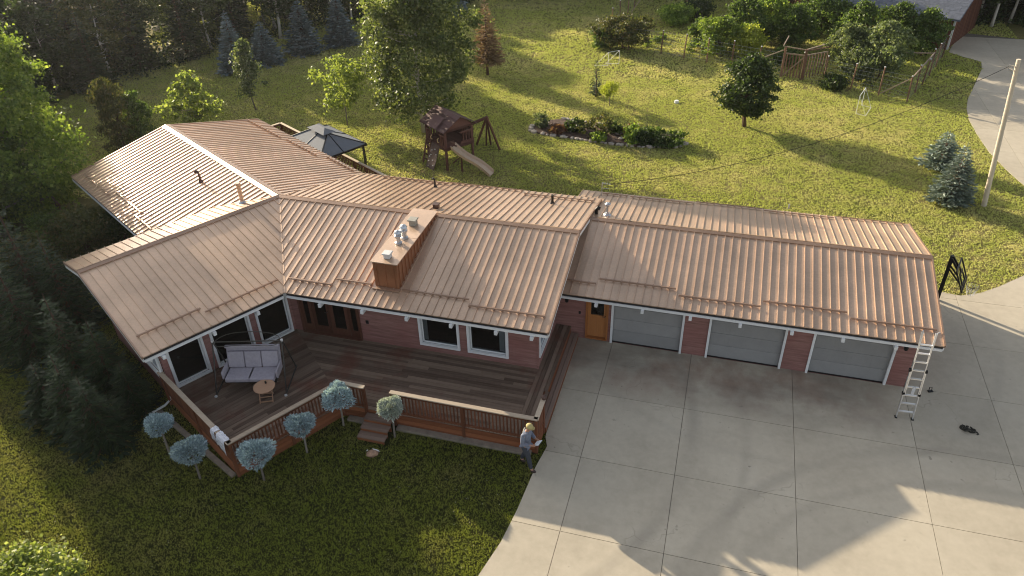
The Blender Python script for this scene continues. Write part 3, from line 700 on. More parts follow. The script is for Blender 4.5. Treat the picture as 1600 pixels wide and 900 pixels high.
# aerial on the back eave
q = on_slope('garage_back', 940, 306); m = MB(); m.tube([q, q+[0, 0, 0.62]], 0.015, 6)
m.tube([q+[-.02, 0, .58], q+[.34, 0.02, .56]], 0.009, 5)
for k in range(4): m.tube([q+[.04+k*.09, -.12, .58], q+[.04+k*.09, .12, .58]], 0.006, 5)
m.tube([q+[-.02, 0, .36], q+[.3, .05, .34]], 0.009, 5); m.build('aerial', 'galvanised', house)
# wall lamps
def lamp(p, nx, ny):
    m = MB(); p = np.array(p); n = np.array([nx, ny, 0]); m.box(p+n*0.03, (0.12 if ny else .05, 0.05 if ny else .12, 0.16)); m.tube([p+n*.05+[0, 0, .05], p+n*.16+[0, 0, .1]], 0.012, 6)
    m.lathe(p+n*0.16+np.array([0, 0, -0.16]), [(0.045, 0), (0.06, 0.02), (0.085, 0.19), (0.10, 0.21), (0.03, 0.27)], 8); m.build('wall_lamp', 'black_metal', house)
lamp((-4.45, 21.41, 1.8), 0, -1); lamp((6.5, 21.41, 1.8), 0, -1)
m = MB(); m.box((-4.0, 21.40, 1.15), (0.07, 0.02, 0.11)); m.build('outlet_cover', 'gutter_black', house)
m = MB(); m.box((-11.0, 18.80, 1.35), (0.1, 0.03, 0.14)); m.build('outlet_cover', 'gutter_black', house)
# ================================================================== front deck
deck = thing('deck', (-10, 16, 0), 0, 'weathered brown timber deck with railing in the angle of the house', 'deck')
DO = np.array([-10.0, 16.0, 0.0])
def dl(p): return np.asarray(p, float)-DO
OC = np.array([-12.37, 12.45, 0]); IC = np.array([-10.49, 15.62, 0]); MC = np.array([-4.10, 15.58, 0])
random.seed(4)
def boards(poly, ax_u, ax_v, org, width, z, parent, th=0.035, mat='deck_wood', name='deck_board', gap=0.013, maxlen=3.7):
    """fill an xy polygon with boards running along ax_u"""
    uv = [(float((np.array([p[0], p[1], 0])-org)@ax_u), float((np.array([p[0], p[1], 0])-org)@ax_v)) for p in poly]
    v0, v1 = min(b for a, b in uv), max(b for a, b in uv); n = max(1, round((v1-v0)/width)); w = (v1-v0)/n
    for i in range(n):
        strip = clip(clip(uv, 1, v0+i*w+gap/2, False), 1, v0+(i+1)*w-gap/2, True)
        if len(strip) < 3: continue
        us = sorted(p[0] for p in strip); L = us[-1]-us[0]
        cuts = [us[0]-1]; c = us[0]+random.uniform(1.2, maxlen)
        while c < us[-1]-0.6: cuts.append(c); c += random.uniform(2.4, maxlen)
        cuts.append(us[-1]+1)
        for c0, c1 in zip(cuts[:-1], cuts[1:]):
            q = clip(clip(strip, 0, c0+0.003, False), 0, c1-0.003, True)
            if len(q) < 3 or abs(area(q)) < 0.004: continue
            dz = random.uniform(-0.004, 0.004); cu = sum(p[0] for p in q)/len(q); cv = sum(p[1] for p in q)/len(q)
            m = MB(); m.prism([(p[0]-cu, p[1]-cv) for p in q], z-th+dz, z+dz)
            o = m.build(name, mat, parent); P = org + ax_u*cu + ax_v*cv - DO
            o.location = (P[0], P[1], 0); o.rotation_euler = (0, 0, math.atan2(ax_u[1], ax_u[0]))
X, Y = np.array([1.0, 0, 0]), np.array([0, 1.0, 0])
boards([W0[:2]+[0, 0], FR[:2], (FR[0], 15.60), (IC[0], 15.60)], X, Y, DO, 0.14, ZD, deck)
wl_o = hub2 + D1*6.95 + N1*3.8
boards([W0[:2], IC[:2], OC[:2]+np.array([0.0, 0.02]), wl_o[:2]], D1, N1, hub2, 0.14, ZD, deck)
boards([(FR[0]+.004, 15.6), (-4.12, 15.6), (-4.12, 16.5), (-4.3, 16.5), (-4.3, 21.40), (FR[0]+.004, 21.40)], Y, X, DO, 0.14, ZD, deck)
# joists and dark underside
m = MB(); m.prism([tuple(dl(p)[:2]) for p in (W0+[.1, -.1, 0], FR+[.1, -.1, 0], (-4.3, 21.3, 0), (-4.33, 16.4, 0), (-4.16, 16.4, 0), (-4.16, 15.66, 0), (IC[0]+.05, 15.7, 0), OC+[0.0, .12, 0], wl_o+[.1, .05, 0])], 0.40, 0.455); m.build('joist_frame', 'skirt_wood', deck)
# lower step along the drive
boards([(-4.29, 16.45), (-4.0, 16.45), (-4.0, 21.35), (-4.29, 21.35)], Y, X, DO, 0.14, 0.25, deck, 0.04, 'step_wood', 'step_board')
m = MB(); m.box(dl((-4.31, 18.9, 0.23)), (0.02, 4.9, 0.44)); m.box(dl((-4.03, 18.9, 0.11)), (0.03, 4.88, 0.2)); m.build('step_riser', 'skirt_wood', deck)
# skirt: horizontal boards round the outside
def skirt(a, b, z0=0.0, z1=0.47, n=3):
    a = np.asarray(a, float); b = np.asarray(b, float)
    for k in range(n):
        h = (z1-z0)/n; m = MB(); m.beam(dl(a)+[0, 0, z0+h*(k+.5)], dl(b)+[0, 0, z0+h*(k+.5)], 0.03+0.004*(k % 2), h-0.012); m.build('skirt_board', 'skirt_wood', deck)
skirt(OC, IC); skirt(wl_o, OC); skirt(IC, (-9.62, 15.6, 0)); skirt((-8.72, 15.6, 0), MC); skirt(MC, (-4.10, 16.45, 0)); skirt((-9.62, 15.63, 0), (-8.72, 15.63, 0))
# railing
bal = MB(); bal.box((0, 0, 0), (0.036, 0.036, 0.80)); BALM = bal.mesh('baluster', 'rail_red_wood')
pst = MB(); pst.box((0, 0, 0), (0.09, 0.09, 1.36)); POSTM = pst.mesh('post', 'rail_red_wood')
def railing(a, b, parent, org, zb=ZD, zc=1.40, step=0.112, solid=False, end_posts=(True, True), capw=0.15):
    a = np.asarray(a, float)-org; b = np.asarray(b, float)-org; L = np.linalg.norm(b-a); d = (b-a)/L; rz = math.atan2(d[1], d[0])
    R_ = bpy.data.objects.new('railing', None); link(R_, parent)
    e = 0.0
    m = MB(); m.beam(a+[0, 0, zc]-d*0.05, b+[0, 0, zc]+d*0.05, capw, 0.04); o = m.build('cap', 'rail_cap_wood', R_, bevel=0.005)
    m = MB(); m.beam(a+[0, 0, zc-0.075], b+[0, 0, zc-0.075], 0.045, 0.10); m.build('top_rail', 'rail_red_wood', R_); m = MB(); m.beam(a+[0, 0, zb+0.10], b+[0, 0, zb+0.10], 0.04, 0.08); m.build('bottom_rail', 'rail_red_wood', R_)
    if solid:
        nb = round(L/0.14)
        for k in range(nb):
            m = MB(); c = a+d*(k+.5)*L/nb; m.box((c[0], c[1], (zb+zc)/2-0.03), (L/nb-0.006, 0.025, zc-zb-0.1), rz); m.build('panel_board', 'rail_red_wood', R_)
    else:
        nb = round(L/step)
        for k in range(1, nb):
            c = a+d*k*L/nb; place('baluster', BALM, R_, (c[0], c[1], zb+0.44), rz)
    npost = max(1, round(L/1.9))
    for k in range(npost+1):
        if (k == 0 and not end_posts[0]) or (k == npost and not end_posts[1]): continue
        c = a+d*k*L/npost; place('post', POSTM, R_, (c[0], c[1], zc-0.02-0.68), rz)
    return R_
railing(OC, IC, deck, DO); railing(IC, (-9.66, 15.60, 0), deck, DO, end_posts=(False, True)); railing((-8.70, 15.60, 0), MC, deck, DO)
railing(MC+[0, .02, 0], (-4.10, 16.42, 0), deck, DO, solid=True, end_posts=(False, True)); railing(WL+D1*0.15+N1*0.05, OC, deck, DO, solid=True, end_posts=(True, False))
# front steps
for k, (y0, z) in enumerate(((15.42, 0.36), (15.14, 0.24), (14.86, 0.12))):
    for j in range(2):
        m = MB(); m.box((0, 0, 0), (0.92, 0.135, 0.04)); m.build('tread', 'step_wood', deck, loc=dl((-9.17, y0-0.075+j*0.145, z)))
    m = MB(); m.box((0, 0, 0), (0.9, 0.02, z)); m.build('riser', 'skirt_wood', deck, loc=dl((-9.17, y0-0.13, z/2-0.02)))
# planter light on the corner post
m = MB(); m.lathe(dl((-4.08, 16.46, 1.42)), [(0.07, 0), (0.085, 0.03), (0.085, 0.09), (0.05, 0.13), (0.02, 0.15)], 10); m.build('post_light', 'dark_brown_metal', deck)

# ================================================================== rear deck with gazebo
rd = thing('rear_deck', tuple(hub2 + D2*6 + NR*5.5), 0, 'raised rear deck with pale capped railing behind the roof', 'deck')
RO = hub2 + D2*6 + NR*5.5
def rp(u, v, z=0.0): return hub2 + D2*u + NR*v + np.array([0, 0, z])
m = MB(); m.prism([tuple((rp(u, v)-RO)[:2]) for u, v in ((1.6, 3.8), (12.6, 3.8), (12.6, 6.75), (1.6, 6.75))], 0.25, 0.40); m.prism([tuple((p-RO)[:2]) for p in (rp(2.2, 3.9), rp(2.2, 6.7), np.array([-13.6, 30.3, 0]), np.array([-6.5, 29.6, 0]), np.array([-6.5, 26.5, 0]), np.array([-15, 26.5, 0]))], 0.24, 0.395); m.build('floor', 'deck_wood', rd)
mat_wood('pale_rail', (0.42, 0.32, 0.20), (0.66, 0.55, 0.40), 0.7)
def rrail(a, b):
    R_ = railing(a, b, rd, RO, 0.4, 1.28, 0.14)
    for c in R_.children:
        if c.name.startswith('cap'): c.data.materials[0] = MATS['pale_rail']
rrail(rp(12.6, 6.75), rp(1.9, 6.75)); rrail(rp(12.6, 4.3), rp(12.6, 6.7)); rrail(rp(1.85, 6.75), (-6.5, 29.6, 0))
gz = thing('gazebo', tuple(rp(6.35, 5.75, 0.40)), A2, 'grey hard top gazebo standing on the rear deck', 'gazebo')
mat_plain('gazebo_roof', (0.17, 0.185, 0.21), 0.75, 0.0, 0.06, 6.0, 0.2)
gl_, gw_, ge, gt = 1.75, 1.32, 1.9, 2.5
e = [(-gl_, -gw_, ge), (gl_, -gw_, ge), (gl_, gw_, ge), (-gl_, gw_, ge)]; r0, r1 = (-0.55, 0, gt), (0.55, 0, gt)
for f in ([e[0], e[1], r1, r0], [e[1], e[2], r1], [e[2], e[3], r0, r1], [e[3], e[0], r0]):
    m = MB(); f = [np.array(p) for p in f]; m.face(f); m.face([p-np.array([0, 0, .03]) for p in f]); m.build('roof_panel', 'gazebo_roof', gz)
m = MB()
for a, b in ((e[0], e[1]), (e[1], e[2]), (e[2], e[3]), (e[3], e[0])): m.beam(np.array(a)-[0, 0, .04], np.array(b)-[0, 0, .04], 0.07, 0.09)
for a, b in ((e[0], r0), (e[1], r1), (e[2], r1), (e[3], r0), (r0, r1)): m.beam(np.array(a)+[0, 0, .015], np.array(b)+[0, 0, .015], 0.05, 0.03)
for f0, f1 in (((0, -gw_, ge), (0, 0, gt)), ((0, gw_, ge), (0, 0, gt)), ((gl_, 0, ge), r1), ((-gl_, 0, ge), r0)): m.beam(np.array(f0)+[0, 0, .012], np.array(f1)+[0, 0, .012], 0.035, 0.03)
m.build('roof_frame', 'black_metal', gz)
m = MB()
tp = [(-0.75, -0.35, gt-0.05), (0.75, -0.35, gt-0.05), (0.75, 0.35, gt-0.05), (-0.75, 0.35, gt-0.05)]
for a, b, in ((0, 1), (1, 2), (2, 3), (3, 0)): m.face([np.array(tp[a])+[0, 0, .1], np.array(tp[b])+[0, 0, .1], (0.35 if b in (1, 2) else -0.35, 0, gt+0.22), (0.35 if a in (1, 2) else -0.35, 0, gt+0.22)])
m.build('top_vent', 'gazebo_roof', gz)
for sx in (-1, 1):
    for sy in (-1, 1):
        m = MB(); m.box((sx*(gl_-0.12), sy*(gw_-0.12), (ge-0.05)/2), (0.09, 0.09, ge-0.05)); m.build('post', 'black_metal', gz)

# ================================================================== furniture on the deck
mat_plain('cushion', (0.36, 0.33, 0.37), 0.95, 0, 0.1, 12.0)
mat_plain('cushion_seam', (0.2, 0.18, 0.21), 0.95)
mat_plain('swing_frame', (0.06, 0.055, 0.05), 0.4, 0.4)
sw = thing('swing_sofa', tuple(np.array([-13.78, 15.95, ZD])), RAD(16), 'padded grey lilac three seat swing sofa on a metal canopy frame on the deck', 'swing sofa')
m = MB()
for i in range(2):
    m.box((-0.37+0.74*i+0.0, -0.30, 0.50), (0.86 if i == 0 else 0.88, 0.62, 0.16))
sc = m.build('seat_cushion', 'cushion', sw, bevel=0.045); sc.location = (0.0, 0, 0)
ax = np.array([[1, 0, 0], [0, math.cos(RAD(-18)), -math.sin(RAD(-18))], [0, math.sin(RAD(-18)), math.cos(RAD(-18))]])
for i in range(3):
    m = MB(); m.box((-0.56+0.56*i, 0.11, 0.83), (0.545, 0.15, 0.56), ax=ax); m.build('back_cushion', 'cushion', sw, bevel=0.04)
m = MB(); m.box((0, 0.22, 0.90), (1.78, 0.07, 0.72), ax=ax); m.box((0, 0.26, 1.24), (1.80, 0.12, 0.10), ax=ax); m.build('back_cover', 'cushion', sw, bevel=0.03)
for s in (-1, 1):
    m = MB(); m.box((s*0.88, -0.2, 0.62), (0.07, 0.6, 0.30)); m.build('armrest', 'cushion', sw, bevel=0.03)
m = MB(); m.box((0, -0.28, 0.39), (1.7, 0.55, 0.05)); m.build('seat_base', 'swing_frame', sw)
for s in (-1, 1):
    m = MB(); x = s*1.14
    m.tube([(x, -0.72, 0.03), (x*0.99, -0.25, 1.05), (x*0.985, -0.02, 1.62), (x*0.985, 0.02, 1.66)], 0.024, 8); m.tube([(x, 0.62, 0.03), (x*0.99, 0.25, 1.05), (x*0.985, 0.02, 1.62)], 0.024, 8)
    m.tube([(x, -0.80, 0.025), (x, 0.7, 0.025)], 0.024, 8); m.tube([(s*0.9, 0.1, 0.55), (x*0.98, 0.0, 1.6)], 0.008, 5); m.build('frame_side', 'swing_frame', sw)
    m = MB(); m.lathe((x, -0.8, 0), [(0.05, 0), (0.05, 0.04), (0.02, 0.06)], 8); m.build('foot_cap', 'dirty_white', sw)
    m = MB(); m.lathe((x*0.985, 0.0, 1.62), [(0.035, 0), (0.045, 0.03), (0.045, 0.07), (0.02, 0.09)], 8); m.build('end_cap', 'dirty_white', sw)
for yy, zz in ((-0.35, 1.60), (0.35, 1.60)):
    m = MB(); m.tube([(1.13*t, yy*(1-abs(t)**6), zz+0.16*(1-t*t)) for t in np.linspace(-1, 1, 13)], 0.013, 6); m.build('canopy_rail', 'swing_frame', sw)
m = MB(); m.tube([(-1.13, 0, 1.64), (1.13, 0, 1.64)], 0.02, 8); m.build('top_bar', 'swing_frame', sw)
mat_wood('table_wood', (0.36, 0.20, 0.12), (0.52, 0.32, 0.20), 0.5)
tb = thing('round_table', tuple(np.array([-12.98, 15.22, ZD])), RAD(25), 'small round wooden table beside the grey swing sofa on the deck', 'table')
m = MB(); m.lathe((0, 0, 0.50), [(0.33, 0), (0.345, 0.012), (0.345, 0.024), (0.33, 0.035)], 28); m.build('table_top', 'table_wood', tb)
for s in (-1, 1):
    m = MB(); m.beam((s*0.2, -0.22, 0.0), (s*0.2, 0.2, 0.5), 0.03, 0.03); m.build('leg', 'table_wood', tb)
    m = MB(); m.beam((s*0.17, 0.22, 0.0), (s*0.17, -0.2, 0.5), 0.03, 0.03); m.build('leg', 'table_wood', tb)
m = MB(); m.beam((-0.2, -0.2, 0.05), (0.2, -0.2, 0.05), 0.03, 0.03); m.beam((-0.17, 0.2, 0.05), (0.17, 0.2, 0.05), 0.03, 0.03); m.beam((-0.2, -0.1, 0.16), (0.2, -0.1, 0.16), 0.025, 0.025); m.build('stretcher', 'table_wood', tb)
m = MB(); m.lathe((-13.0, 15.36, ZD+0.536), [(0.03, 0), (0.033, 0.05), (0.028, 0.08)], 10); tag(m.build('mug', 'black_metal'), 'small dark mug on the round wooden deck table', 'mug')
# towel over the left railing near the corner
mat_plain('towel_white', (0.72, 0.73, 0.80), 0.95, 0, 0.08, 20)
tw0 = WL+D1*0.15+N1*0.05; tdir = (OC-tw0)/np.linalg.norm(OC-tw0); tn = np.array([tdir[1], -tdir[0], 0])
if tn@D1 < 0: tn = -tn
m = MB(); rng = np.random.RandomState(3); Lr = np.linalg.norm(OC-tw0)
prof = [(-0.10, 1.26), (-0.085, 1.43), (0.0, 1.436), (0.085, 1.434), (0.10, 1.40), (0.115, 1.25), (0.12, 1.08), (0.125, 0.93)]
nu = 18; pts = {}
for i in range(nu+1):
    u = Lr-0.10-0.80*i/nu; hang = 1.0-0.35*(i/nu)+0.08*math.sin(i*1.3)
    for j, (o, z) in enumerate(prof):
        zz = z if z > 1.39 else 1.40-(1.40-z)*hang
        pts[i, j] = tw0 + tdir*(u+0.02*math.sin(j+i)) + tn*(o+0.012*math.sin(i*1.9+j)) + np.array([0, 0, zz+0.004*math.sin(i*2.2)])
for i in range(nu):
    if 11 <= i <= 12: continue
    for j in range(len(prof)-1): m.face([pts[i, j], pts[i+1, j], pts[i+1, j+1], pts[i, j+1]])
tw = m.build('towel', 'towel_white', smooth=True); sd = tw.modifiers.new('thick', 'SOLIDIFY'); sd.thickness = 0.006; sd.offset = 1
tag(tw, 'white towel draped over the left deck railing by the corner', 'towel')

# ================================================================== ladder
la = G(1400, 653); lb = G(1424, 656); top = np.array([6.74, 20.48, 2.95]); base = (la+lb)/2
ld = thing('ladder', tuple(base), 0, 'aluminium multi section ladder leaning on the garage gutter', 'ladder')
up = top-base; Ll = np.linalg.norm(up); up /= Ll; side = np.array([1, 0.03, 0]); side /= np.linalg.norm(side)
nrm = np.cross(side, up)
for s in (-1, 1):
    m = MB(); m.beam(side*s*0.235+up*0.05, side*s*0.215+up*1.75, 0.03, 0.075, up=nrm); m.build('lower_stile', 'aluminium', ld)
    m = MB(); m.beam(side*s*0.185+up*0.9+nrm*0.0, side*s*0.18+up*Ll, 0.03, 0.07, up=nrm); m.build('upper_stile', 'aluminium', ld)
    m = MB(); m.box(side*s*0.24+up*0.02, (0.07, 0.13, 0.05)); m.build('foot', 'black_metal', ld)
    for k in (0.9, 1.72):
        m = MB(); m.box(side*s*0.225+up*k, (0.07, 0.09, 0.09)); m.build('lock', 'black_metal', ld)
    m = MB(); m.tube([side*s*0.2+up*(Ll-0.5)+nrm*0.02, side*s*0.21+up*(Ll+0.02)-nrm*0.0, side*s*0.22+up*(Ll+0.10)+nrm*0.12], 0.018, 7); m.build('stand_off', 'aluminium', ld)
n = 9
for k in range(n):
    t = 0.27+k*0.292; w = 0.44 if t < 1.72 else 0.34
    m = MB(); m.beam(up*t-side*w/2, up*t+side*w/2, 0.085, 0.03, up=up); m.build('rung', 'aluminium', ld)
m = MB(); m.tube([up*0.95+nrm*0.07, up*1.2+nrm*0.07+side*0.02], 0.045, 8); m.build('leg_leveller', 'dirty_white', ld)
# things lying on the concrete
q = G(1512, 674); m = MB(); rng = np.random.RandomState(5)
for k in range(7):
    a0 = rng.uniform(0, 6.28); r = rng.uniform(0.07, 0.14); c = q+np.array([rng.uniform(-.14, .14), rng.uniform(-.08, .08), 0.05+0.02*k/2])
    m.tube([c+np.array([r*math.cos(a0+t), r*0.75*math.sin(a0+t), 0.03*math.sin(2*t+k)]) for t in np.linspace(0, 5.2, 16)], 0.022, 6)
m.tube([q+[.15, 0, .05], q+[.24, -.02, .04], q+[.27, -.1, .04], q+[.22, -.13, .04]], 0.022, 6)
mat_plain('strap_black', (0.035, 0.033, 0.025), 0.8, 0, 0.5, 30)
tag(m.build('safety_harness', 'strap_black'), 'tangled dark harness lying on the concrete right of the ladder', 'harness')
q = G(1453, 613); m = MB(); m.box(q+[0, 0, .04], (0.16, 0.09, 0.05), 0.4); m.tube([q+[-.05, 0, .06], q+[-.04, .05, .17], q+[.03, .06, .17], q+[.04, .02, .06]], 0.012, 6); m.build('x', 'black_metal')
o = bpy.data.objects['x']; o.name = 'bracket'; tag(o, 'small black bracket lying on the concrete behind the ladder', 'bracket')
mat_plain('paper_bag', (0.40, 0.25, 0.17), 0.9, 0, 0.3, 12); mat_plain('paper_white', (0.75, 0.74, 0.7), 0.9)
q = G(582, 712); bg = thing('paper_bag', tuple(q), 0.5, 'crumpled brown paper bag lying on the shaded front lawn', 'bag')
bm = bmesh.new(); bmesh.ops.create_icosphere(bm, subdivisions=3, radius=0.15); rng = random.Random(2)
for v in bm.verts: v.co = Vector((v.co.x*1.15, v.co.y*0.8, v.co.z*0.75))*(1+rng.uniform(-.13, .13)); v.co.z += 0.09
me = bpy.data.meshes.new('bag'); bm.to_mesh(me); bm.free(); me.materials.append(MATS['paper_bag']); place('bag', me, bg)
m = MB(); m.face([(0.02, 0.1, 0.22), (0.2, 0.06, 0.14), (0.24, 0.0, 0.10), (0.06, 0.04, 0.2)]); m.face([(-0.18, 0.08, 0.15), (-0.12, 0.13, 0.18), (-.1, 0.1, 0.15)]); m.build('paper_sheet', 'paper_white', bg)
q = G(1057, 161); m = MB(); m.lathe(q, [(0.14, 0), (0.15, 0.03), (0.13, 0.16), (0.12, 0.17)], 12); tag(m.build('bucket', 'white_paint'), 'small white bucket alone on the back lawn', 'bucket')

# ================================================================== basketball hoop on the garage end
hp = np.array([7.0, 27.0, 0])
hoop = thing('basketball_hoop', tuple(G(1466, 470)), RAD(-19), 'black framed basketball hoop with clear backboard beside the garage', 'basketball hoop')
mat_glass('clear_board', (0.9, 0.93, 0.92))
m = MB(); m.box((-0.05, 0, 1.0), (0.13, 0.13, 2.0)); m.build('pole', 'black_metal', hoop)
m = MB()
for s in (-1, 1):
    m.beam((-0.05, s*0.12, 1.95), (0.42, s*0.12, 1.35), 0.05, 0.07); m.beam((-0.05, s*0.14, 1.3), (-0.05, s*0.14, 1.98), 0.04, 0.05)
    m.beam((-0.05, s*0.13, 1.55), (0.45, s*0.13, 1.05), 0.04, 0.05)
m.build('arm', 'black_metal', hoop)
m = MB(); bx = 0.62; y0, y1, z0, z1 = -0.56, 0.56, 0.95, 1.72
tb2 = lambda y, z: (bx-0.48*(z-z0), y, z)          # the board leans back
for a, b in ((tb2(y0, z0), tb2(y1, z0)), (tb2(y0, z1), tb2(y1, z1)), (tb2(y0, z0), tb2(y0, z1)), (tb2(y1, z0), tb2(y1, z1)), (tb2(-.24, z0+.1), tb2(-.24, z0+.5)), (tb2(.24, z0+.1), tb2(.24, z0+.5)), (tb2(-.24, z0+.5), tb2(.24, z0+.5)), (tb2(y0, z0+.1), tb2(y1, z0+.1)), (tb2(0, z0+.5), tb2(0, z1))): m.beam(a, b, 0.045, 0.045, up=(1, 0, 0.3))
m.build('backboard_frame', 'black_metal', hoop)
m = MB(); m.face([tb2(y0, z0), tb2(y1, z0), tb2(y1, z1), tb2(y0, z1)]); m.build('backboard', 'clear_board', hoop)
m = MB(); m.tube([(bx+0.28+0.225*math.cos(t), 0.225*math.sin(t), z0+0.08) for t in np.linspace(0, 2*math.pi, 21)], 0.012, 6); m.build('rim', 'dark_brown_metal', hoop)
m = MB()
for k in range(10):
    t = 2*math.pi*k/10
    for sgn in (-1, 1): m.tube([(bx+0.28+0.22*math.cos(t), 0.22*math.sin(t), z0+0.07), (bx+0.28+0.16*math.cos(t+sgn*.35), 0.16*math.sin(t+sgn*.35), z0-0.12), (bx+0.28+0.12*math.cos(t), 0.12*math.sin(t), z0-0.32)], 0.006, 4)
m.build('net', 'dirty_white', hoop)

# ================================================================== playset
mat_wood('play_wood', (0.075, 0.032, 0.025), (0.17, 0.08, 0.062), 0.75, 0)
mat_wood('play_roof_wood', (0.10, 0.055, 0.05), (0.22, 0.13, 0.12), 0.7, 0)
mat_plain('slide_plastic', (0.56, 0.42, 0.30), 0.4, 0, 0.05); mat_plain('yellow_grip', (0.7, 0.5, 0.25), 0.5); mat_plain('rock_wall', (0.095, 0.06, 0.052), 0.8, 0, 0.35, 9)
A_, B_, C_ = G(669, 250), G(703, 270), G(731, 247)
pdx = (B_-A_)/np.linalg.norm(B_-A_); pdy = np.array([-pdx[1], pdx[0], 0]); pang = math.atan2(pdx[1], pdx[0]); PW, PD = 1.85, 1.75
ps = thing('playset', tuple(A_), pang, 'dark brown wooden play tower with slide, climbing wall and swing beam', 'playset')
fz, rz_ = 1.25, 2.15                      # floor level, eaves
for x in (0.05, PW-0.05):
    for y in (0.05, PD-0.05):
        m = MB(); m.box((x, y, 1.1), (0.1, 0.1, 2.2)); m.build('post', 'play_wood', ps)
for k in range(12):
    m = MB(); m.box((PW/2, 0.08+k*(PD-0.12)/11.5, fz), (PW, 0.13, 0.04)); m.build('floor_board', 'play_wood', ps)
for (x0, y0, x1, y1) in ((0, 0, 0.55, 0), (1.3, 0, PW, 0), (0, 0, 0, PD), (0, PD, PW, PD), (PW, 0.95, PW, PD)):
    m = MB(); m.beam((x0, y0, fz+0.62), (x1, y1, fz+0.62), 0.05, 0.09); m.beam((x0, y0, fz+0.08), (x1, y1, fz+0.08), 0.04, 0.12); m.build('rail', 'play_wood', ps)
    L = math.hypot(x1-x0, y1-y0)
    for k in range(1, int(L/0.17)+1):
        t = k*0.17/L
        if t < 1: m = MB(); m.box((x0+(x1-x0)*t, y0+(y1-y0)*t, fz+0.33), (0.07, 0.07, 0.55)); m.build('slat', 'play_wood', ps)
for (x0, y0, x1, y1) in ((0, 0, PW, 0), (0, PD, PW, PD), (0, 0, 0, PD), (PW, 0, PW, PD)):
    m = MB(); m.beam((x0, y0, rz_), (x1, y1, rz_), 0.06, 0.12); m.beam((x0, y0, fz-0.08), (x1, y1, fz-0.08), 0.05, 0.14); m.build('beam', 'play_wood', ps)
# gable roof of planks, ridge along x with the ends clipped
for s in (-1, 1):
    for k in range(5):
        t0, t1 = k/5, (k+1)/5; ya = PD/2+s*(PD/2+0.2)*(1-t0); yb = PD/2+s*(PD/2+0.2)*(1-t1); za = rz_+0.02+0.62*t0; zb = rz_+0.02+0.62*t1
        m = MB(); m.face([(-0.22, ya, za), (PW+0.22, ya, za), (PW+0.22, yb, zb), (-0.22, yb, zb)]); m.face([(-0.22, ya, za+.025), (PW+0.22, ya, za+.025), (PW+0.22, yb, zb+.01), (-0.22, yb, zb+.01)]); m.face([(-0.22, ya, za), (PW+0.22, ya, za), (PW+0.22, ya, za+.025), (-0.22, ya, za+.025)])
        m.build('roof_plank', 'play_roof_wood', ps)
for x in (0.0, PW):
    m = MB(); m.face([(x, 0.0, rz_), (x, PD, rz_), (x, PD/2+.3, rz_+.48), (x, PD/2-.3, rz_+.48)]); m.face([(x+.03, 0.0, rz_), (x+.03, PD, rz_), (x+.03, PD/2+.3, rz_+.48), (x+.03, PD/2-.3, rz_+.48)]); m.build('gable_board', 'play_wood', ps)
# dormer-like sunburst on the front roof
m = MB(); m.face([(0.5, -0.22, rz_+0.06), (1.4, -0.22, rz_+0.06), (1.4, 0.35, rz_+0.5), (0.5, 0.35, rz_+0.5)]); m.face([(0.5, -0.22, rz_+0.10), (1.4, -0.22, rz_+0.10), (1.4, 0.35, rz_+0.54), (0.5, 0.35, rz_+0.54)]); m.build('dormer_panel', 'play_roof_wood', ps)
# climbing wall on the front, ladder beside it
cw = MB(); cw.face([(0.62, 0.0, fz), (1.35, 0.0, fz), (1.35, -0.5, 0.02), (0.62, -0.5, 0.02)]); cw.face([(0.62, -.04, fz), (1.35, -.04, fz), (1.35, -0.54, 0.02), (0.62, -0.54, 0.02)]); cwo = cw.build('climbing_wall', 'rock_wall', ps)
rng = random.Random(8)
hm = bmesh.new(); bmesh.ops.create_icosphere(hm, subdivisions=1, radius=0.05); hme = bpy.data.meshes.new('hold'); hm.to_mesh(hme); hm.free(); hme.materials.append(MATS['dirty_white'])
for k in range(9):
    t = 0.1+0.8*k/9; o = place('hold', hme, cwo, (0.70+rng.random()*0.55, -0.06-0.5*(1-t)+0.0, 0.02+(fz-.02)*t)); o.scale = (1, .8, .6)
for x in (0.05, 0.5):
    m = MB(); m.beam((x, -0.35, 0.0), (x, 0.0, fz), 0.05, 0.08); m.build('ladder_stile', 'play_wood', ps)
for k in range(4):
    t = (k+1)/5; m = MB(); m.beam((0.05, -0.35*(1-t), fz*t), (0.5, -0.35*(1-t), fz*t), 0.09, 0.035); m.build('ladder_rung', 'play_wood', ps)
for x in (0.68, 1.29):
    m = MB(); m.tube([(x, -0.03, fz+0.18), (x, -0.11, fz+0.22), (x, -0.12, fz+0.36), (x, -0.03, fz+0.42)], 0.022, 6); m.build('grip', 'yellow_grip', ps)
# slide off the right side
Rm = np.stack([pdx, pdy, np.array([0, 0, 1.0])], 1)
tip = Rm.T@(G(768, 272, 0.12)-A_); top = np.array([PW+0.02, 0.45, fz+0.02]); m = MB(); nseg = 14; dv = tip-top; dv[2] = 0; Ls = np.linalg.norm(dv); dv /= Ls; sv = np.array([-dv[1], dv[0], 0])
rows = []
for k in range(nseg+1):
    t = k/nseg; z = top[2]+(tip[2]-top[2])*(t + 0.06*math.sin(2*math.pi*t*1.0)) if t < 0.98 else tip[2]; z = max(z, 0.10)
    c = top*(1-t)+tip*t; c[2] = z
    rows.append([c-sv*0.27+[0, 0, .13], c-sv*0.24+[0, 0, .13], c-sv*0.20, c+sv*0.20, c+sv*0.24+[0, 0, .13], c+sv*0.27+[0, 0, .13], c+sv*.25-[0, 0, .05], c-sv*.25-[0, 0, .05]])
for k in range(nseg):
    for j in range(8): m.face([rows[k][j], rows[k][(j+1) % 8], rows[k+1][(j+1) % 8], rows[k+1][j]])
m.build('slide', 'slide_plastic', ps)
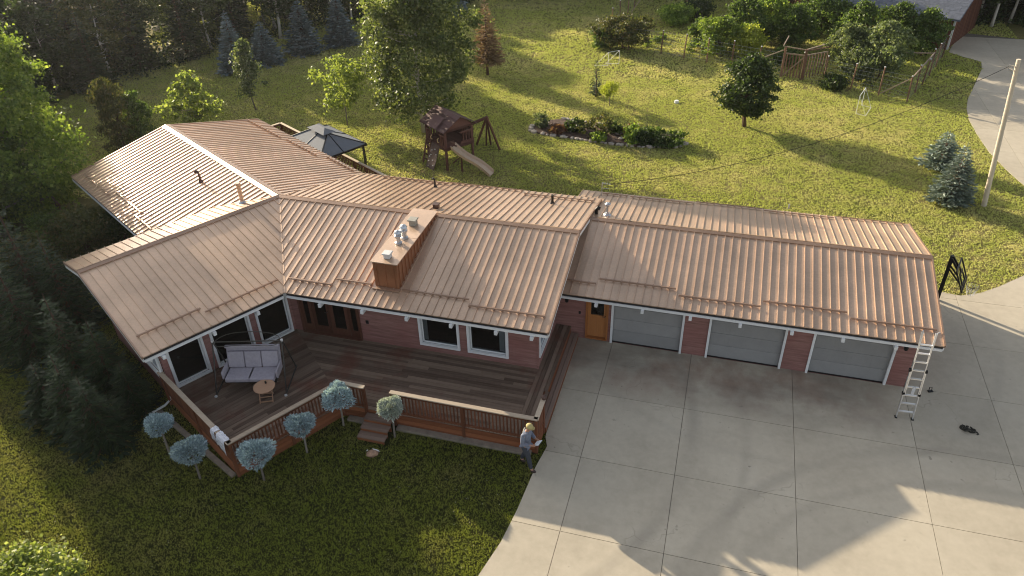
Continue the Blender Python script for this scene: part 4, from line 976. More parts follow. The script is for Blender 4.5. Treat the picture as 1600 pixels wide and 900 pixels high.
m = MB(); mid = top*0.75+tip*0.25; m.beam((mid[0], mid[1]-.1, 0), (mid[0], mid[1]-.1, 0.9), 0.07, 0.07, up=(1, 0, 0)); m.beam((PW, 0.4, 0.35), (mid[0], mid[1]-.1, 0.85), 0.06, 0.06); m.build('slide_brace', 'play_wood', ps)
# swing beam
ft = Rm.T@(np.array([-11.95, 35.75, 0])-A_)
m = MB(); m.beam((PW-0.1, PD-0.1, 2.1), (ft[0], ft[1], 2.2), 0.09, 0.14); m.build('swing_beam', 'play_wood', ps)
for p in ((745, 226), (760, 227), (767, 226), (781, 234)):
    q = Rm.T@(G(*p)-A_); m = MB(); m.beam((q[0], q[1], 0), (ft[0], ft[1], 2.25), 0.09, 0.09); m.build('swing_leg', 'play_wood', ps)

# ================================================================== pole and cable
mat_wood('pole_wood', (0.34, 0.29, 0.22), (0.62, 0.54, 0.43), 0.8, 2, 14.0)
pb = G(1537, 322); up = thing('utility_pole', tuple(pb), 0, 'tall pale leaning utility pole beside the two blue spruces', 'pole')
lean = np.array([-0.10, 0.0, 1.0]); m = MB(); m.tube([lean*h for h in (0, 1.5, 3, 4.5, 6, 6.75)], [0.115, 0.108, 0.1, 0.094, 0.088, 0.085], 14); m.build('shaft', 'pole_wood', up)
tp = lean*6.45
m = MB(); m.tube([tp+[-.12, 0, 0], tp+[-.3, -.03, .05]], 0.03, 7); m.tube([tp+[-.12, 0, -.16], tp+[-.28, -.03, -.12]], 0.03, 7); m.tube([tp+[-.3, -.03, .09], tp+[-.3, -.03, -.16]], 0.02, 6); m.build('bracket', 'galvanised', up)
a = pb+tp+np.array([-.3, -.03, 0]); b = on_slope('garage_back', 940, 306)+np.array([0, 0, .5]); m = MB()
m.tube([a*(1-t)+b*t-np.array([0, 0, 0.95*4*t*(1-t)]) for t in np.linspace(0, 1, 28)], 0.011, 5); tag(m.build('power_cable', 'black_metal'), 'thin black overhead cable from the utility pole to the garage roof', 'cable')

# ================================================================== football goals
for k, (p, q, label) in enumerate((((950, 103), (967, 100), 'small white tubular goal on the far back lawn'), ((1337, 178), (1346, 165), 'small white tubular goal with netting near the garden fence'))):
    a, b = G(*p), G(*q); m = MB(); h = 0.95 if k == 0 else 1.1; bk = np.array([0.5, -0.3, 0]) if k else np.array([-.9, -.25, 0])
    m.tube([a+[0, 0, 0.02], a+[0, 0, h], b+[0, 0, h], b+[0, 0, 0.02]], 0.018, 7); t = thing('goal', tuple(a), 0, label, 'goal', 'goals on the back lawn')
    m.v = [tuple(np.array(v)-a) for v in m.v]; m.build('goal_frame', 'white_paint', t)
    m = MB(); m.tube([a*0+[0, 0, .03], bk+[0, 0, .03], b-a+bk+[0, 0, .03], b-a+[0, 0, .03]], 0.02, 6); m.tube([[0, 0, h], bk+[0, 0, .03]], 0.012, 5); m.tube([b-a+[0, 0, h], b-a+bk+[0, 0, .03]], 0.012, 5); m.build('back_frame', 'white_paint', t)

# ================================================================== outbuilding
mat_wood('shed_board', (0.085, 0.032, 0.02), (0.17, 0.068, 0.04), 0.75, 2)
mat_plain('shingle_blue', (0.10, 0.115, 0.15), 0.85, 0, 0.3, 5)
sc_ = np.array([14.55, 60.35, 0]); sdx = np.array([-0.905, 0.425, 0]); sdx /= np.linalg.norm(sdx); sdy = np.array([-sdx[1], sdx[0], 0]); sdy = sdy if sdy[1] > 0 else -sdy
shed = thing('outbuilding', tuple(sc_), math.atan2(sdx[1], sdx[0]), 'red brown board outbuilding with blue grey shingle roof behind the orchard', 'outbuilding')
LEN, DEP, SH, RH = 13.5, 7.0, 2.3, 3.9
sy = 1.0 if np.cross(sdx, sdy)[2] > 0 else -1.0
m = MB(); m.prism([(0.03, sy*0.03), (LEN, sy*0.03), (LEN, sy*DEP), (0.03, sy*DEP)], 0, SH); m.prism([(0.02, sy*.02), (.02, sy*DEP), (0.14, sy*DEP), (0.14, sy*.02)], SH, SH+.01)
m.face([(0.03, 0, SH), (0.03, sy*DEP, SH), (0.03, sy*DEP/2, RH-.1)]); m.build('wall', 'shed_board', shed)
brd = MB(); brd.box((0, 0, SH/2), (0.19, 0.02, SH)); bmsh = brd.mesh('board', 'shed_board')
for k in range(int(LEN/0.2)): place('board', bmsh, shed, (0.1+k*0.2, sy*0.012*(k % 2), 0.0))
for k in range(int(DEP/0.2)): place('board', bmsh, shed, (0.012*(k % 2), sy*(0.1+k*0.2), 0.0), math.pi/2)
corner_m = MB(); corner_m.box((-0.03, 0, 1.15), (0.12, 0.12, 2.3)); corner_m.build('corner_board', 'dirty_white', shed)
for s in (0, 1):
    y0, y1 = (-0.45, DEP/2) if s == 0 else (DEP+0.45, DEP/2); z0, z1 = SH-0.08, RH
    m = MB(); m.face([(-0.4, sy*y0, z0), (LEN, sy*y0, z0), (LEN, sy*y1, z1), (-0.4, sy*y1, z1)]); m.face([(-0.4, sy*y0, z0-.1), (LEN, sy*y0, z0-.1), (LEN, sy*y1, z1-.1), (-0.4, sy*y1, z1-.1)]); m.face([(-0.4, sy*y0, z0), (LEN, sy*y0, z0), (LEN, sy*y0, z0-.1), (-0.4, sy*y0, z0-.1)]); m.face([(-0.4, sy*y0, z0), (-.4, sy*y1, z1), (-.4, sy*y1, z1-.1), (-0.4, sy*y0, z0-.1)])
    ro = m.build('roof', 'shingle_blue', shed)
    if s == 0:
        rng = random.Random(5); var = []
        for q in range(4):
            sm = MB(); w = 0.36+0.1*q; sm.box((0, 0, 0), (w, 0.30, 0.014+0.006*q)); var.append((w, sm.mesh('shingle', 'shingle_blue')))
        nr = 14; ang = math.atan2(z1-z0, (y1-y0)); rows_ = 0
        for r in range(7):
            x = -0.38; t = (r+0.5)/nr
            while x < 11.5:
                w, me = rng.choice(var); o = place('shingle', me, ro, (x+w/2, sy*(y0+(y1-y0)*t), z0+(z1-z0)*t+0.014)); o.rotation_euler = (sy*ang, 0, 0); x += w+0.012

# ================================================================== garden fence and gate
mat_wood('fence_post_wood', (0.12, 0.065, 0.045), (0.26, 0.15, 0.10), 0.8, 2); mat_wood('brace_wood', (0.24, 0.17, 0.12), (0.42, 0.33, 0.25), 0.8, 0)
fence = thing('garden_fence', tuple(G(1104, 99)), 0, 'post and wire fence with timber gate around the orchard garden', 'fence')
FO = G(1104, 99)
front = [(-9.82, 56.2), (-7.5, 56.0), (-5.05, 55.5), (-3.36, 54.75), (-1.71, 54.05), (-0.04, 53.45), (1.7, 52.75), (3.22, 52.1), (4.5, 51.75), (5.79, 51.3), (7.4, 50.5), (8.96, 49.75), (10.49, 48.95)]
left = [(-9.82, 56.2), (-9.7, 58.6), (-9.5, 60.9), (-9.3, 63.2), (-9.0, 65.5), (-8.8, 68)]
right = [(10.49, 48.95), (11.15, 50.6), (11.8, 52.25), (12.5, 54.2), (13.2, 56.2), (13.9, 58.3)]
pm = MB(); pm.tube([(0, 0, 0), (0, 0, 1.72)], [0.045, 0.04], 8); pmesh = pm.mesh('post', 'fence_post_wood'); cmb = MB(); cmb.lathe((0, 0, 1.70), [(0.058, 0), (0.06, 0.03), (0.03, 0.05)], 8); cmesh = cmb.mesh('post_cap', 'dirty_white')
rng = random.Random(3)
for line in (front, left[1:], right[1:]):
    for p in line:
        o = place('post', pmesh, fence, (p[0]-FO[0], p[1]-FO[1], 0)); o.rotation_euler = (rng.uniform(-.05, .05), rng.uniform(-.05, .05), 0); o.scale = (1, 1, rng.uniform(.92, 1.06)); place('post_cap', cmesh, o)
wires = MB()
for line in (front, left, right):
    for a, b in zip(line[:-1], line[1:]):
        if a == (3.22, 52.1): continue
        for h in (0.15, 0.35, 0.55, 0.8, 1.05, 1.3, 1.55): wires.tube([(a[0]-FO[0], a[1]-FO[1], h), (b[0]-FO[0], b[1]-FO[1], h)], 0.004, 3, cap=False)
        L = math.dist(a, b)
        for k in range(1, int(L/0.3)): t = k*0.3/L; wires.tube([(a[0]+(b[0]-a[0])*t-FO[0], a[1]+(b[1]-a[1])*t-FO[1], 0.1), (a[0]+(b[0]-a[0])*t-FO[0], a[1]+(b[1]-a[1])*t-FO[1], 1.55)], 0.003, 3, cap=False)
wires.build('wire_mesh', 'galvanised', fence)['kind'] = 'stuff'
def fb(a, b, w=0.06, h=0.06, mat='brace_wood', name='brace'):
    m = MB(); m.beam(np.array(a)-[FO[0], FO[1], 0], np.array(b)-[FO[0], FO[1], 0], w, h); m.build(name, mat, fence)
fb((-9.82, 56.2, 1.5), (-7.7, 56.0, 0.1), mat='fence_post_wood'); fb((8.96, 49.75, 0.1), (10.49, 48.95, 1.5)); fb((10.49, 48.95, 1.6), (12.4, 54.0, 1.6)); fb((1.7, 52.75, 0.9), (3.1, 52.15, 1.75)); fb((9.9, 54.2, 1.4), (12.5, 54.2, 1.5)); fb((-8.8, 66.0, 0.1), (-7.2, 66.8, 2.4)); fb((-4.9, 65.6, 2.4), (-3.4, 65.0, 0.2), mat='fence_post_wood')
for x, y in ((3.22, 52.1), (4.5, 51.75)): fb((x, y, 0), (x, y, 2.0), 0.14, 0.14, 'fence_post_wood', 'gate_post')
fb((3.05, 52.15, 2.02), (3.35, 53.3, 2.35)); fb((3.22, 52.1, 2.0), (4.5, 51.75, 1.95)); fb((4.4, 51.75, 1.95), (5.6, 52.7, 2.1)); fb((4.5, 51.75, 1.9), (5.9, 52.9, 1.9), mat='fence_post_wood')
gt_ = bpy.data.objects.new('gate', None); link(gt_, fence)
for k in range(6):
    t = (k+.5)/6; m = MB(); c = np.array([3.3+(4.42-3.3)*t, 52.07-0.32*t, 0.0]); m.box((c[0]-FO[0], c[1]-FO[1], 0.85), (0.08, 0.02, 1.5), -0.27); m.build('picket', 'fence_post_wood', gt_)
m = MB(); m.beam(np.array([3.3, 52.03, 1.6])-[FO[0], FO[1], 0], np.array([4.42, 51.72, 1.6])-[FO[0], FO[1], 0], 0.04, 0.09); m.beam(np.array([3.3, 52.03, .15])-[FO[0], FO[1], 0], np.array([4.42, 51.72, 1.5])-[FO[0], FO[1], 0], 0.04, 0.08); m.build('gate_rail', 'brace_wood', gt_)
m = MB(); 
for k in range(8):
    t = k/7; m = MB(); m.box((4.6+1.3*t-FO[0], 51.84+1.06*t-FO[1], 0.85), (0.06, 0.03, 1.5), 0.68); m.build('picket', 'fence_post_wood', gt_)
m = MB(); m.beam(np.array([4.55, 51.82, 1.6])-[FO[0], FO[1], 0], np.array([5.9, 52.9, 1.6])-[FO[0], FO[1], 0], 0.04, 0.08); m.build('gate_rail', 'brace_wood', gt_)
# ================================================================== plants
mat_leaf('leaf_birch', (0.055, 0.08, 0.024), (0.145, 0.18, 0.058), (0.26, 0.28, 0.125), 0.42)
mat_leaf('needle_silver', (0.10, 0.14, 0.11), (0.22, 0.27, 0.22), (0.36, 0.42, 0.37), 0.12, 0.6)
mat_leaf('leaf_maple', (0.14, 0.19, 0.045), (0.29, 0.35, 0.095), (0.40, 0.44, 0.17), 0.5)
mat_leaf('leaf_silver', (0.07, 0.10, 0.045), (0.16, 0.20, 0.10), (0.28, 0.31, 0.2), 0.45)
mat_leaf('leaf_dark', (0.022, 0.04, 0.012), (0.05, 0.08, 0.022), (0.08, 0.11, 0.03), 0.35)
mat_leaf('leaf_orchard', (0.045, 0.08, 0.02), (0.11, 0.17, 0.042), (0.20, 0.26, 0.085))
mat_leaf('leaf_bright', (0.09, 0.15, 0.028), (0.22, 0.30, 0.065), (0.33, 0.40, 0.12), 0.5)
mat_leaf('leaf_yellow', (0.20, 0.24, 0.03), (0.34, 0.38, 0.06), (0.42, 0.44, 0.12), 0.5)
mat_leaf('leaf_olive', (0.055, 0.07, 0.02), (0.11, 0.12, 0.035), (0.2, 0.15, 0.07), 0.35)
mat_leaf('leaf_red', (0.12, 0.05, 0.03), (0.2, 0.1, 0.06), (0.2, 0.14, 0.06), 0.35)
mat_leaf('needle_blue', (0.11, 0.145, 0.15), (0.21, 0.265, 0.28), (0.33, 0.40, 0.43), 0.12, 0.6)
mat_leaf('needle_globe', (0.22, 0.30, 0.35), (0.45, 0.56, 0.63), (0.62, 0.73, 0.80), 0.12, 0.6)
mat_leaf('needle_pale', (0.33, 0.38, 0.36), (0.56, 0.61, 0.58), (0.72, 0.76, 0.73), 0.15, 0.6)
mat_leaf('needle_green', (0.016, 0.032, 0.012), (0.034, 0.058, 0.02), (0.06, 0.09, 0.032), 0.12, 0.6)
mat_leaf('needle_dead', (0.20, 0.12, 0.06), (0.38, 0.25, 0.14), (0.50, 0.36, 0.22), 0.25, 0.8)
mat_leaf('petal_white', (0.6, 0.6, 0.55), (0.8, 0.8, 0.75), None, 0.3)
mat_leaf('leaf_lilac', (0.14, 0.19, 0.05), (0.30, 0.36, 0.12), (0.46, 0.48, 0.24), 0.45)
mat_wood('bark_grey', (0.12, 0.10, 0.085), (0.26, 0.23, 0.2), 0.9, 2, 18); mat_wood('bark_birch', (0.42, 0.38, 0.33), (0.75, 0.71, 0.65), 0.8, 2, 9); mat_wood('bark_brown', (0.06, 0.035, 0.025), (0.15, 0.09, 0.06), 0.9, 2, 18)

def leaf_mesh(name, c, a, b, mat, shape=0.45):
    """rhombic leaves: centre line a, half width b"""
    n = len(c); v = np.empty((n, 4, 3)); v[:, 0] = c-a*0.5; v[:, 1] = c-a*(0.5-shape)+b; v[:, 2] = c+a*0.5; v[:, 3] = c-a*(0.5-shape)-b
    return fast_mesh(name, v.reshape(-1, 3), np.arange(4*n).reshape(n, 4), mat)
def unit(v): return v/(np.linalg.norm(v, axis=-1, keepdims=True)+1e-9)
SHAPES = {
 'round': lambda h: np.sqrt(np.clip(1-(2*h-1)**2, 0, 1))**0.8,
 'oval': lambda h: np.sin(np.pi*np.clip(h, 0, 1)**0.75)**0.7,
 'egg': lambda h: np.sin(np.pi*np.clip(h, 0, 1)**0.55)**0.75,
 'column': lambda h: np.clip(1.25*np.sin(np.pi*np.clip(h, 0.02, 0.98)**0.7)**0.5, 0, 1),
 'umbrella': lambda h: np.clip(np.sqrt(np.clip(1-h**2, 0, 1)), 0, 1),
}
def crown_mesh(name, mat, H, base, R, rng, shape='round', clumps=120, per=90, leaf=0.13, clump_r=0.45, lean=(0, 0), upright=0.0, lobes=0.28, width=0.42, hollow=0.35):
    h = rng.beta(1.25, 1.15, clumps); th = rng.uniform(0, 2*np.pi, clumps)
    ph = rng.uniform(0, 6.28, 3)
    env = SHAPES[shape](h)*R*(1+lobes*np.sin(3*th+ph[0]+4*h)*0.6+lobes*np.sin(2*th+ph[1]-7*h)*0.6+rng.uniform(-.18, .14, clumps))
    r = env*rng.uniform(0, 1, clumps)**hollow
    cc = np.stack([r*np.cos(th)+lean[0]*h, r*np.sin(th)+lean[1]*h, base+h*(H-base)], 1)
    cr = clump_r*rng.uniform(0.55, 1.25, clumps)
    n = (per*rng.uniform(0.5, 1.3, clumps)).astype(int); idx = np.repeat(np.arange(clumps), n); N_ = len(idx)
    off = rng.normal(0, 0.5, (N_, 3))*cr[idx][:, None]*np.array([1, 1, 0.62])
    c = cc[idx]+off
    out = unit(off+np.array([0, 0, 0.3])*cr[idx][:, None])
    nrm = unit(out*0.8+rng.normal(0, 0.7, (N_, 3))); a = rng.normal(0, 1, (N_, 3)); a = unit(a-nrm*np.sum(a*nrm, 1, keepdims=True)+np.array([0, 0, upright]))
    b = unit(np.cross(nrm, a)); L = leaf*rng.uniform(0.6, 1.25, N_)[:, None]
    return leaf_mesh(name, c, a*L, b*L*width, mat), cc
def trunk_mesh(name, mat, H, base, r0, rng, cc, limbs=22, lean=(0, 0), stems=1, bend=0.12):
    m = MB(); zs = np.linspace(0, 1, 7)
    for s in range(stems):
        ang = rng.uniform(0, 6.28); sp = 0.0 if stems == 1 else 0.28
        bx, by = rng.uniform(-bend, bend, 2)
        def axis(t, ang=ang, bx=bx, by=by): return np.array([lean[0]*t+bx*math.sin(t*5)+sp*math.cos(ang)*t*(H*0.35), lean[1]*t+by*math.sin(t*4)+sp*math.sin(ang)*t*(H*0.35), t*H*0.93])
        m.tube([axis(t) for t in zs], [r0*(1.25 if t == 0 else 1)*(1-0.88*t) for t in zs], 8)
        pick = rng.permutation(len(cc))[:limbs]
        for k in pick:
            e = cc[k]; t0 = np.clip((e[2]-0.35*np.hypot(e[0], e[1])-0.2)/(H*0.93), min(0.95, base*0.7/H), 0.92); s0 = axis(t0); mid = (s0+e)/2+np.array([0, 0, -0.06*np.linalg.norm(e-s0)])
            rr = r0*(1-0.88*t0)*0.5; m.tube([s0, mid, e], [rr, rr*0.55, rr*0.15], 5, cap=False)
    return m.mesh(name, mat, True)
def deciduous(name, label, cat, loc, H, base, R, leafmat, barkmat, seed, group=None, r0=0.09, limbs=22, stems=1, rz=0.0, **kw):
    rng = np.random.RandomState(seed); cm, cc = crown_mesh('crown', leafmat, H, base, R, rng, **kw)
    t = thing(name, tuple(loc), rz, label, cat, group); place('crown', cm, t); place('trunk', trunk_mesh('trunk', barkmat, H, base, r0, rng, cc, limbs, kw.get('lean', (0, 0)), stems), t); return t
def spruce_meshes(H, R, mat, rng, base=0.15, levels=22, per=10, dens=9.0, spray=0.2, droop=0.25, wid=0.2, power=0.9, bark='bark_brown'):
    C, A, B = [], [], []; br = MB()
    for i in range(levels):
        h = (i+rng.uniform(-.3, .3))/levels; h = min(max(h, 0), 0.985); z = base+(H-base)*h; L0 = R*(1-h)**power*rng.uniform(0.85, 1.1)+0.03
        nb = max(4, int(per*(1-0.5*h)))
        for k in range(nb):
            th = 2*math.pi*(k+rng.uniform(-.35, .35))/nb+i*0.7; L = L0*rng.uniform(0.75, 1.12); d = np.array([math.cos(th), math.sin(th), 0]); s = np.array([-d[1], d[0], 0])
            f = lambda t: d*L*t+np.array([0, 0, z+0.28*L*t*(1-h)*0-droop*L*t*(1-0.55*t)])
            if L > 0.4: br.tube([f(0), f(.5), f(.9)], [0.018, 0.012, 0.005], 3, cap=False)
            n = max(3, int(L*dens*3))
            t = rng.uniform(0.12, 1.0, n); P = np.stack([f(q) for q in t]); side = rng.choice([-1, 1], n)
            w = (1-t)*0.38*L+0.06
            dirv = unit(d*0.75+s*side[:, None]*rng.uniform(0.25, 1.0, n)[:, None]+np.array([0, 0, 1])*rng.uniform(-.22, .28, n)[:, None])
            ln = spray*rng.uniform(0.7, 1.25, n)[:, None]*(0.6+0.5*(1-h)); off = s*(side*w*rng.uniform(0, .8, n))[:, None]
            C.append(P+off+dirv*ln*0.3); A.append(dirv*ln)
            up = unit(np.array([0, 0, 1.0])+rng.normal(0, .55, (n, 3))); B.append(unit(np.cross(up, dirv))*ln*wid)
    C.append(np.array([[0, 0, H]])); A.append(np.array([[0, 0, 0.3]])); B.append(np.array([[0.02, 0, 0]]))
    cm = leaf_mesh('crown', np.concatenate(C), np.concatenate(A), np.concatenate(B), mat, 0.35)
    br.tube([(0, 0, 0), (0, 0, H*0.5), (0, 0, H)], [0.03+0.013*H, 0.015+0.008*H, 0.008], 7)
    return cm, br.mesh('trunk', bark, False)
def spruce(name, label, cat, loc, H, R, mat, seed, group=None, **kw):
    rng = np.random.RandomState(seed); cm, tm = spruce_meshes(H, R, mat, rng, **kw)
    t = thing(name, tuple(loc), rng.uniform(0, 6.28), label, cat, group); place('crown', cm, t); place('trunk', tm, t); return t

# ---- the birch behind the play tower
b0 = G(664, 206)
deciduous('birch_tree', 'large full birch with white trunk standing behind the play tower', 'tree', b0, 9.6, 1.5, 3.35, 'leaf_birch', 'bark_birch', 11, r0=0.17, limbs=46, shape='egg', clumps=420, per=105, leaf=0.17, clump_r=0.62, lobes=0.34)
# ---- brown dying spruce
b0 = G(762, 118)
spruce('dead_spruce', 'tan brown dying conifer with bare lower trunk on the back lawn', 'tree', b0, height_to(b0, -2), 1.15, 'needle_dead', 5, base=1.0, levels=24, per=11, dens=9, spray=0.30, droop=0.06, wid=0.14, power=0.75)
# ---- slender young trees behind the rear wing
b0 = G(543, 196); deciduous('maple_sapling', 'slender light green maple right of the gazebo roof', 'tree', b0, height_to(b0, 92), 1.2, 1.3, 'leaf_maple', 'bark_grey', 21, 'young trees on the back lawn', r0=0.045, limbs=14, shape='round', clumps=70, per=55, leaf=0.17, clump_r=0.4)
b0 = G(400, 172); deciduous('columnar_tree', 'narrow silvery young tree in front of the blue spruces', 'tree', b0, height_to(b0, 64), 1.0, 0.85, 'leaf_silver', 'bark_grey', 22, 'young trees on the back lawn', r0=0.045, limbs=16, shape='egg', clumps=80, per=55, leaf=0.14, clump_r=0.33)
b0 = G(308, 212); deciduous('maple_sapling', 'bright yellow green maple rising behind the far end of the roof', 'tree', b0, height_to(b0, 116), 0.8, 1.35, 'leaf_maple', 'bark_grey', 23, 'young trees on the back lawn', r0=0.05, limbs=18, shape='egg', clumps=75, per=52, leaf=0.19, clump_r=0.36, lean=(0.25, 0))
b0 = G(196, 236); deciduous('upright_shrub', 'tall dark upright evergreen shrub behind the rear wing', 'shrub', b0, height_to(b0, 126), 0.1, 0.85, 'leaf_olive', 'bark_brown', 24, r0=0.05, stems=3, limbs=10, shape='column', clumps=130, per=60, leaf=0.17, clump_r=0.30, upright=1.3, width=0.22)
b0 = G(230, 230); deciduous('upright_shrub', 'shorter greenish upright shrub right of the tall dark one', 'shrub', b0, height_to(b0, 146), 0.1, 0.6, 'leaf_orchard', 'bark_brown', 25, r0=0.05, stems=3, limbs=10, shape='column', clumps=90, per=60, leaf=0.17, clump_r=0.26, upright=1.3, width=0.22)
# ---- blue spruces before the wood
for i, (p, ty, R, lab) in enumerate((((371, 112), 17, 1.45, 'leftmost tall blue spruce before the dark wood'), ((417, 98), 33, 1.5, 'broad blue spruce second from the left before the wood'), ((477, 83), -6, 1.6, 'blue spruce third from the left before the wood'), ((534, 70), -20, 1.35, 'blue spruce just left of the large birch'), ((713, 22), -25, 1.2, 'distant blue spruce half hidden right of the large birch'))):
    b0 = G(*p); spruce('blue_spruce', lab, 'tree', b0, height_to(b0, ty), R, 'needle_blue', 40+i, 'blue spruces before the wood', levels=24, per=13, dens=10, spray=0.34, wid=0.16)
# ---- right hand lawn
b0 = G(1163, 198); deciduous('round_tree', 'round dark green tree with forked trunk alone on the lawn', 'tree', b0, height_to(b0, 90), 0.85, 1.42, 'leaf_dark', 'bark_brown', 31, r0=0.09, stems=2, limbs=16, shape='oval', clumps=210, per=75, leaf=0.15, clump_r=0.36, lobes=0.42)
b0 = G(1467, 262); spruce('garden_spruce', 'smaller green blue spruce left of the utility pole', 'tree', b0, height_to(b0, 205), 0.98, 'needle_silver', 51, 'blue spruces by the pole', levels=15, per=12, dens=13, spray=0.24, droop=0.05, wid=0.17, power=0.7)
b0 = G(1482, 316); spruce('garden_spruce', 'larger silvery blue spruce at the foot of the utility pole', 'tree', b0, height_to(b0, 226), 1.05, 'needle_silver', 52, 'blue spruces by the pole', levels=19, per=13, dens=13, spray=0.25, droop=0.05, wid=0.17, power=0.75)
b0 = G(931, 151); spruce('conifer_sapling', 'thin sparse young conifer on the middle of the back lawn', 'tree', b0, height_to(b0, 94), 0.42, 'needle_green', 53, levels=16, per=7, dens=7, spray=0.26, droop=-0.25, wid=0.12)
b0 = G(953, 166); deciduous('weeping_tree', 'small yellow green weeping tree beside the thin conifer', 'tree', b0, height_to(b0, 131), 0.75, 0.62, 'leaf_yellow', 'bark_grey', 54, r0=0.03, limbs=9, shape='umbrella', clumps=36, per=34, leaf=0.16, clump_r=0.24, upright=-1.4, width=0.2)
# ---- globe spruces along the deck
def globe(loc, H, R, mat, seed, label):
    rng = np.random.RandomState(seed); n = 3400
    d = unit(rng.normal(0, 1, (n, 3))); d[:, 2] = np.where(d[:, 2] < -0.35, -d[:, 2], d[:, 2])
    ph = rng.uniform(0, 6.28, 2); rad = R*(1+0.13*np.sin(3*np.arctan2(d[:, 1], d[:, 0])+ph[0])+0.1*np.sin(5*d[:, 2]+ph[1]))*rng.uniform(0.45, 1.0, n)**0.4
    c = d*rad[:, None]*np.array([1, 1, 0.85]); a = unit(d+rng.normal(0, .38, (n, 3))+np.array([0, 0, .22])); L = 0.105*rng.uniform(.6, 1.25, n)[:, None]
    b = unit(np.cross(a, rng.normal(0, 1, (n, 3))))*L*0.19
    cz = H-R*0.9; c[:, 2] += cz
    t = thing('globe_spruce', tuple(loc), 0, label, 'shrub', 'globe spruces along the deck'); place('crown', leaf_mesh('crown', c+a*L*0.3, a*L, b, mat, 0.5), t)
    m = MB(); m.tube([(0, 0, 0), (0.02, 0.01, cz*0.6), (0, 0, cz+R*0.3)], [0.035, 0.03, 0.02], 8)
    for k in range(14):
        e = unit(rng.normal(0, 1, 3))*R*0.7; m.tube([(0, 0, cz-0.1), tuple(e*np.array([1, 1, .6])+[0, 0, cz])], [0.012, 0.005], 4, cap=False)
    m.build('trunk', 'bark_grey', t)
for i, (p, ty, R, mat, lab) in enumerate((((264, 706), 653, 0.52, 'needle_globe', 'leftmost blue globe spruce on a stem beside the deck wall'), ((313, 748), 690, 0.56, 'needle_globe', 'blue globe spruce below the white towel'), ((413, 751), 694, 0.56, 'needle_globe', 'blue globe spruce right of the outer deck corner'), ((480, 707), 652, 0.53, 'needle_globe', 'blue globe spruce before the middle of the angled railing'), ((537, 665), 606, 0.56, 'needle_globe', 'blue globe spruce just left of the deck steps'), ((617, 683), 627, 0.5, 'needle_pale', 'pale silvery globe spruce just right of the deck steps'))):
    b0 = G(*p); globe(b0, height_to(b0, ty), R*(0.70+0.035*((i*7) % 5)), mat, 60+i, lab)
# ---- trees and shrubs left of the house
deciduous('tall_tree', 'tall bright green broadleaf tree at the left edge above the roof', 'tree', (-30.7, 24.1, 0), 9.7, 0.6, 2.95, 'leaf_bright', 'bark_grey', 71, r0=0.2, limbs=50, shape='egg', clumps=380, per=100, leaf=0.16, clump_r=0.62, lobes=0.3)
deciduous('tall_tree', 'shaded broadleaf tree at the left edge behind the bright one', 'tree', (-36.4, 26.4, 0), 8.6, 0.6, 2.6, 'leaf_birch', 'bark_grey', 72, r0=0.17, limbs=30, shape='oval', clumps=230, per=90, leaf=0.17, clump_r=0.6)
deciduous('tall_tree', 'dark leafy tree low at the left edge beside the wing', 'tree', (-31.0, 22.3, 0), 8.2, 0.4, 2.3, 'leaf_orchard', 'bark_grey', 73, r0=0.16, limbs=30, shape='oval', clumps=240, per=90, leaf=0.16, clump_r=0.55)
deciduous('tall_tree', 'unseen broad tree outside the left edge, put there to shade the lawn', 'tree', (-28.4, 12.5, 0), 7.8, 0.4, 2.5, 'leaf_orchard', 'bark_grey', 74, r0=0.16, limbs=24, shape='oval', clumps=200, per=80, leaf=0.17, clump_r=0.6)  # out of view, placed to shade the lower left lawn
for i, (x, y, h, lab) in enumerate(((-38.0, 24.7, 9.5, 'unseen leafy tree added outside the left edge to cast shade'), (-36.0, 24.6, 8.5, 'second unseen leafy tree added outside the left edge to cast shade'), (-41.5, 28.0, 11.0, 'third unseen leafy tree added outside the left edge to cast shade'), (-33.5, 22.2, 7.5, 'fourth unseen leafy tree added outside the left edge to cast shade'), (-40.0, 26.2, 10.5, 'fifth unseen leafy tree added outside the left edge to cast shade'))):  # dense unseen row added to keep sun off the front left lawn
    deciduous('tall_tree', lab, 'tree', (x, y, 0), h, 0.3, 1.55, 'leaf_orchard', 'bark_grey', 300+i, 'unseen trees added outside the left edge for shade', r0=0.14, limbs=14, shape='column', clumps=170, per=70, leaf=0.2, clump_r=0.6, lobes=0.1)
for i, (p, h, R, mat, lab) in enumerate((((150, 418), 2.7, 1.25, 'leaf_olive', 'dark bush tucked between the two roof wings'), ((205, 400), 2.2, 0.8, 'leaf_dark', 'dark bush against the rear wing gutter'), ((70, 455), 2.3, 1.3, 'leaf_olive', 'shaded bush left of the wing roof corner'), ((95, 405), 2.0, 1.0, 'leaf_orchard', 'leafy bush below the dark wood panel'))):
    b0 = G(*p); deciduous('dark_bush', lab, 'bush', b0, h, 0.05, R, mat, 'bark_brown', 80+i, 'bushes at the shaded end of the house', r0=0.04, stems=3, limbs=8, shape='round', clumps=120, per=70, leaf=0.13, clump_r=0.36)
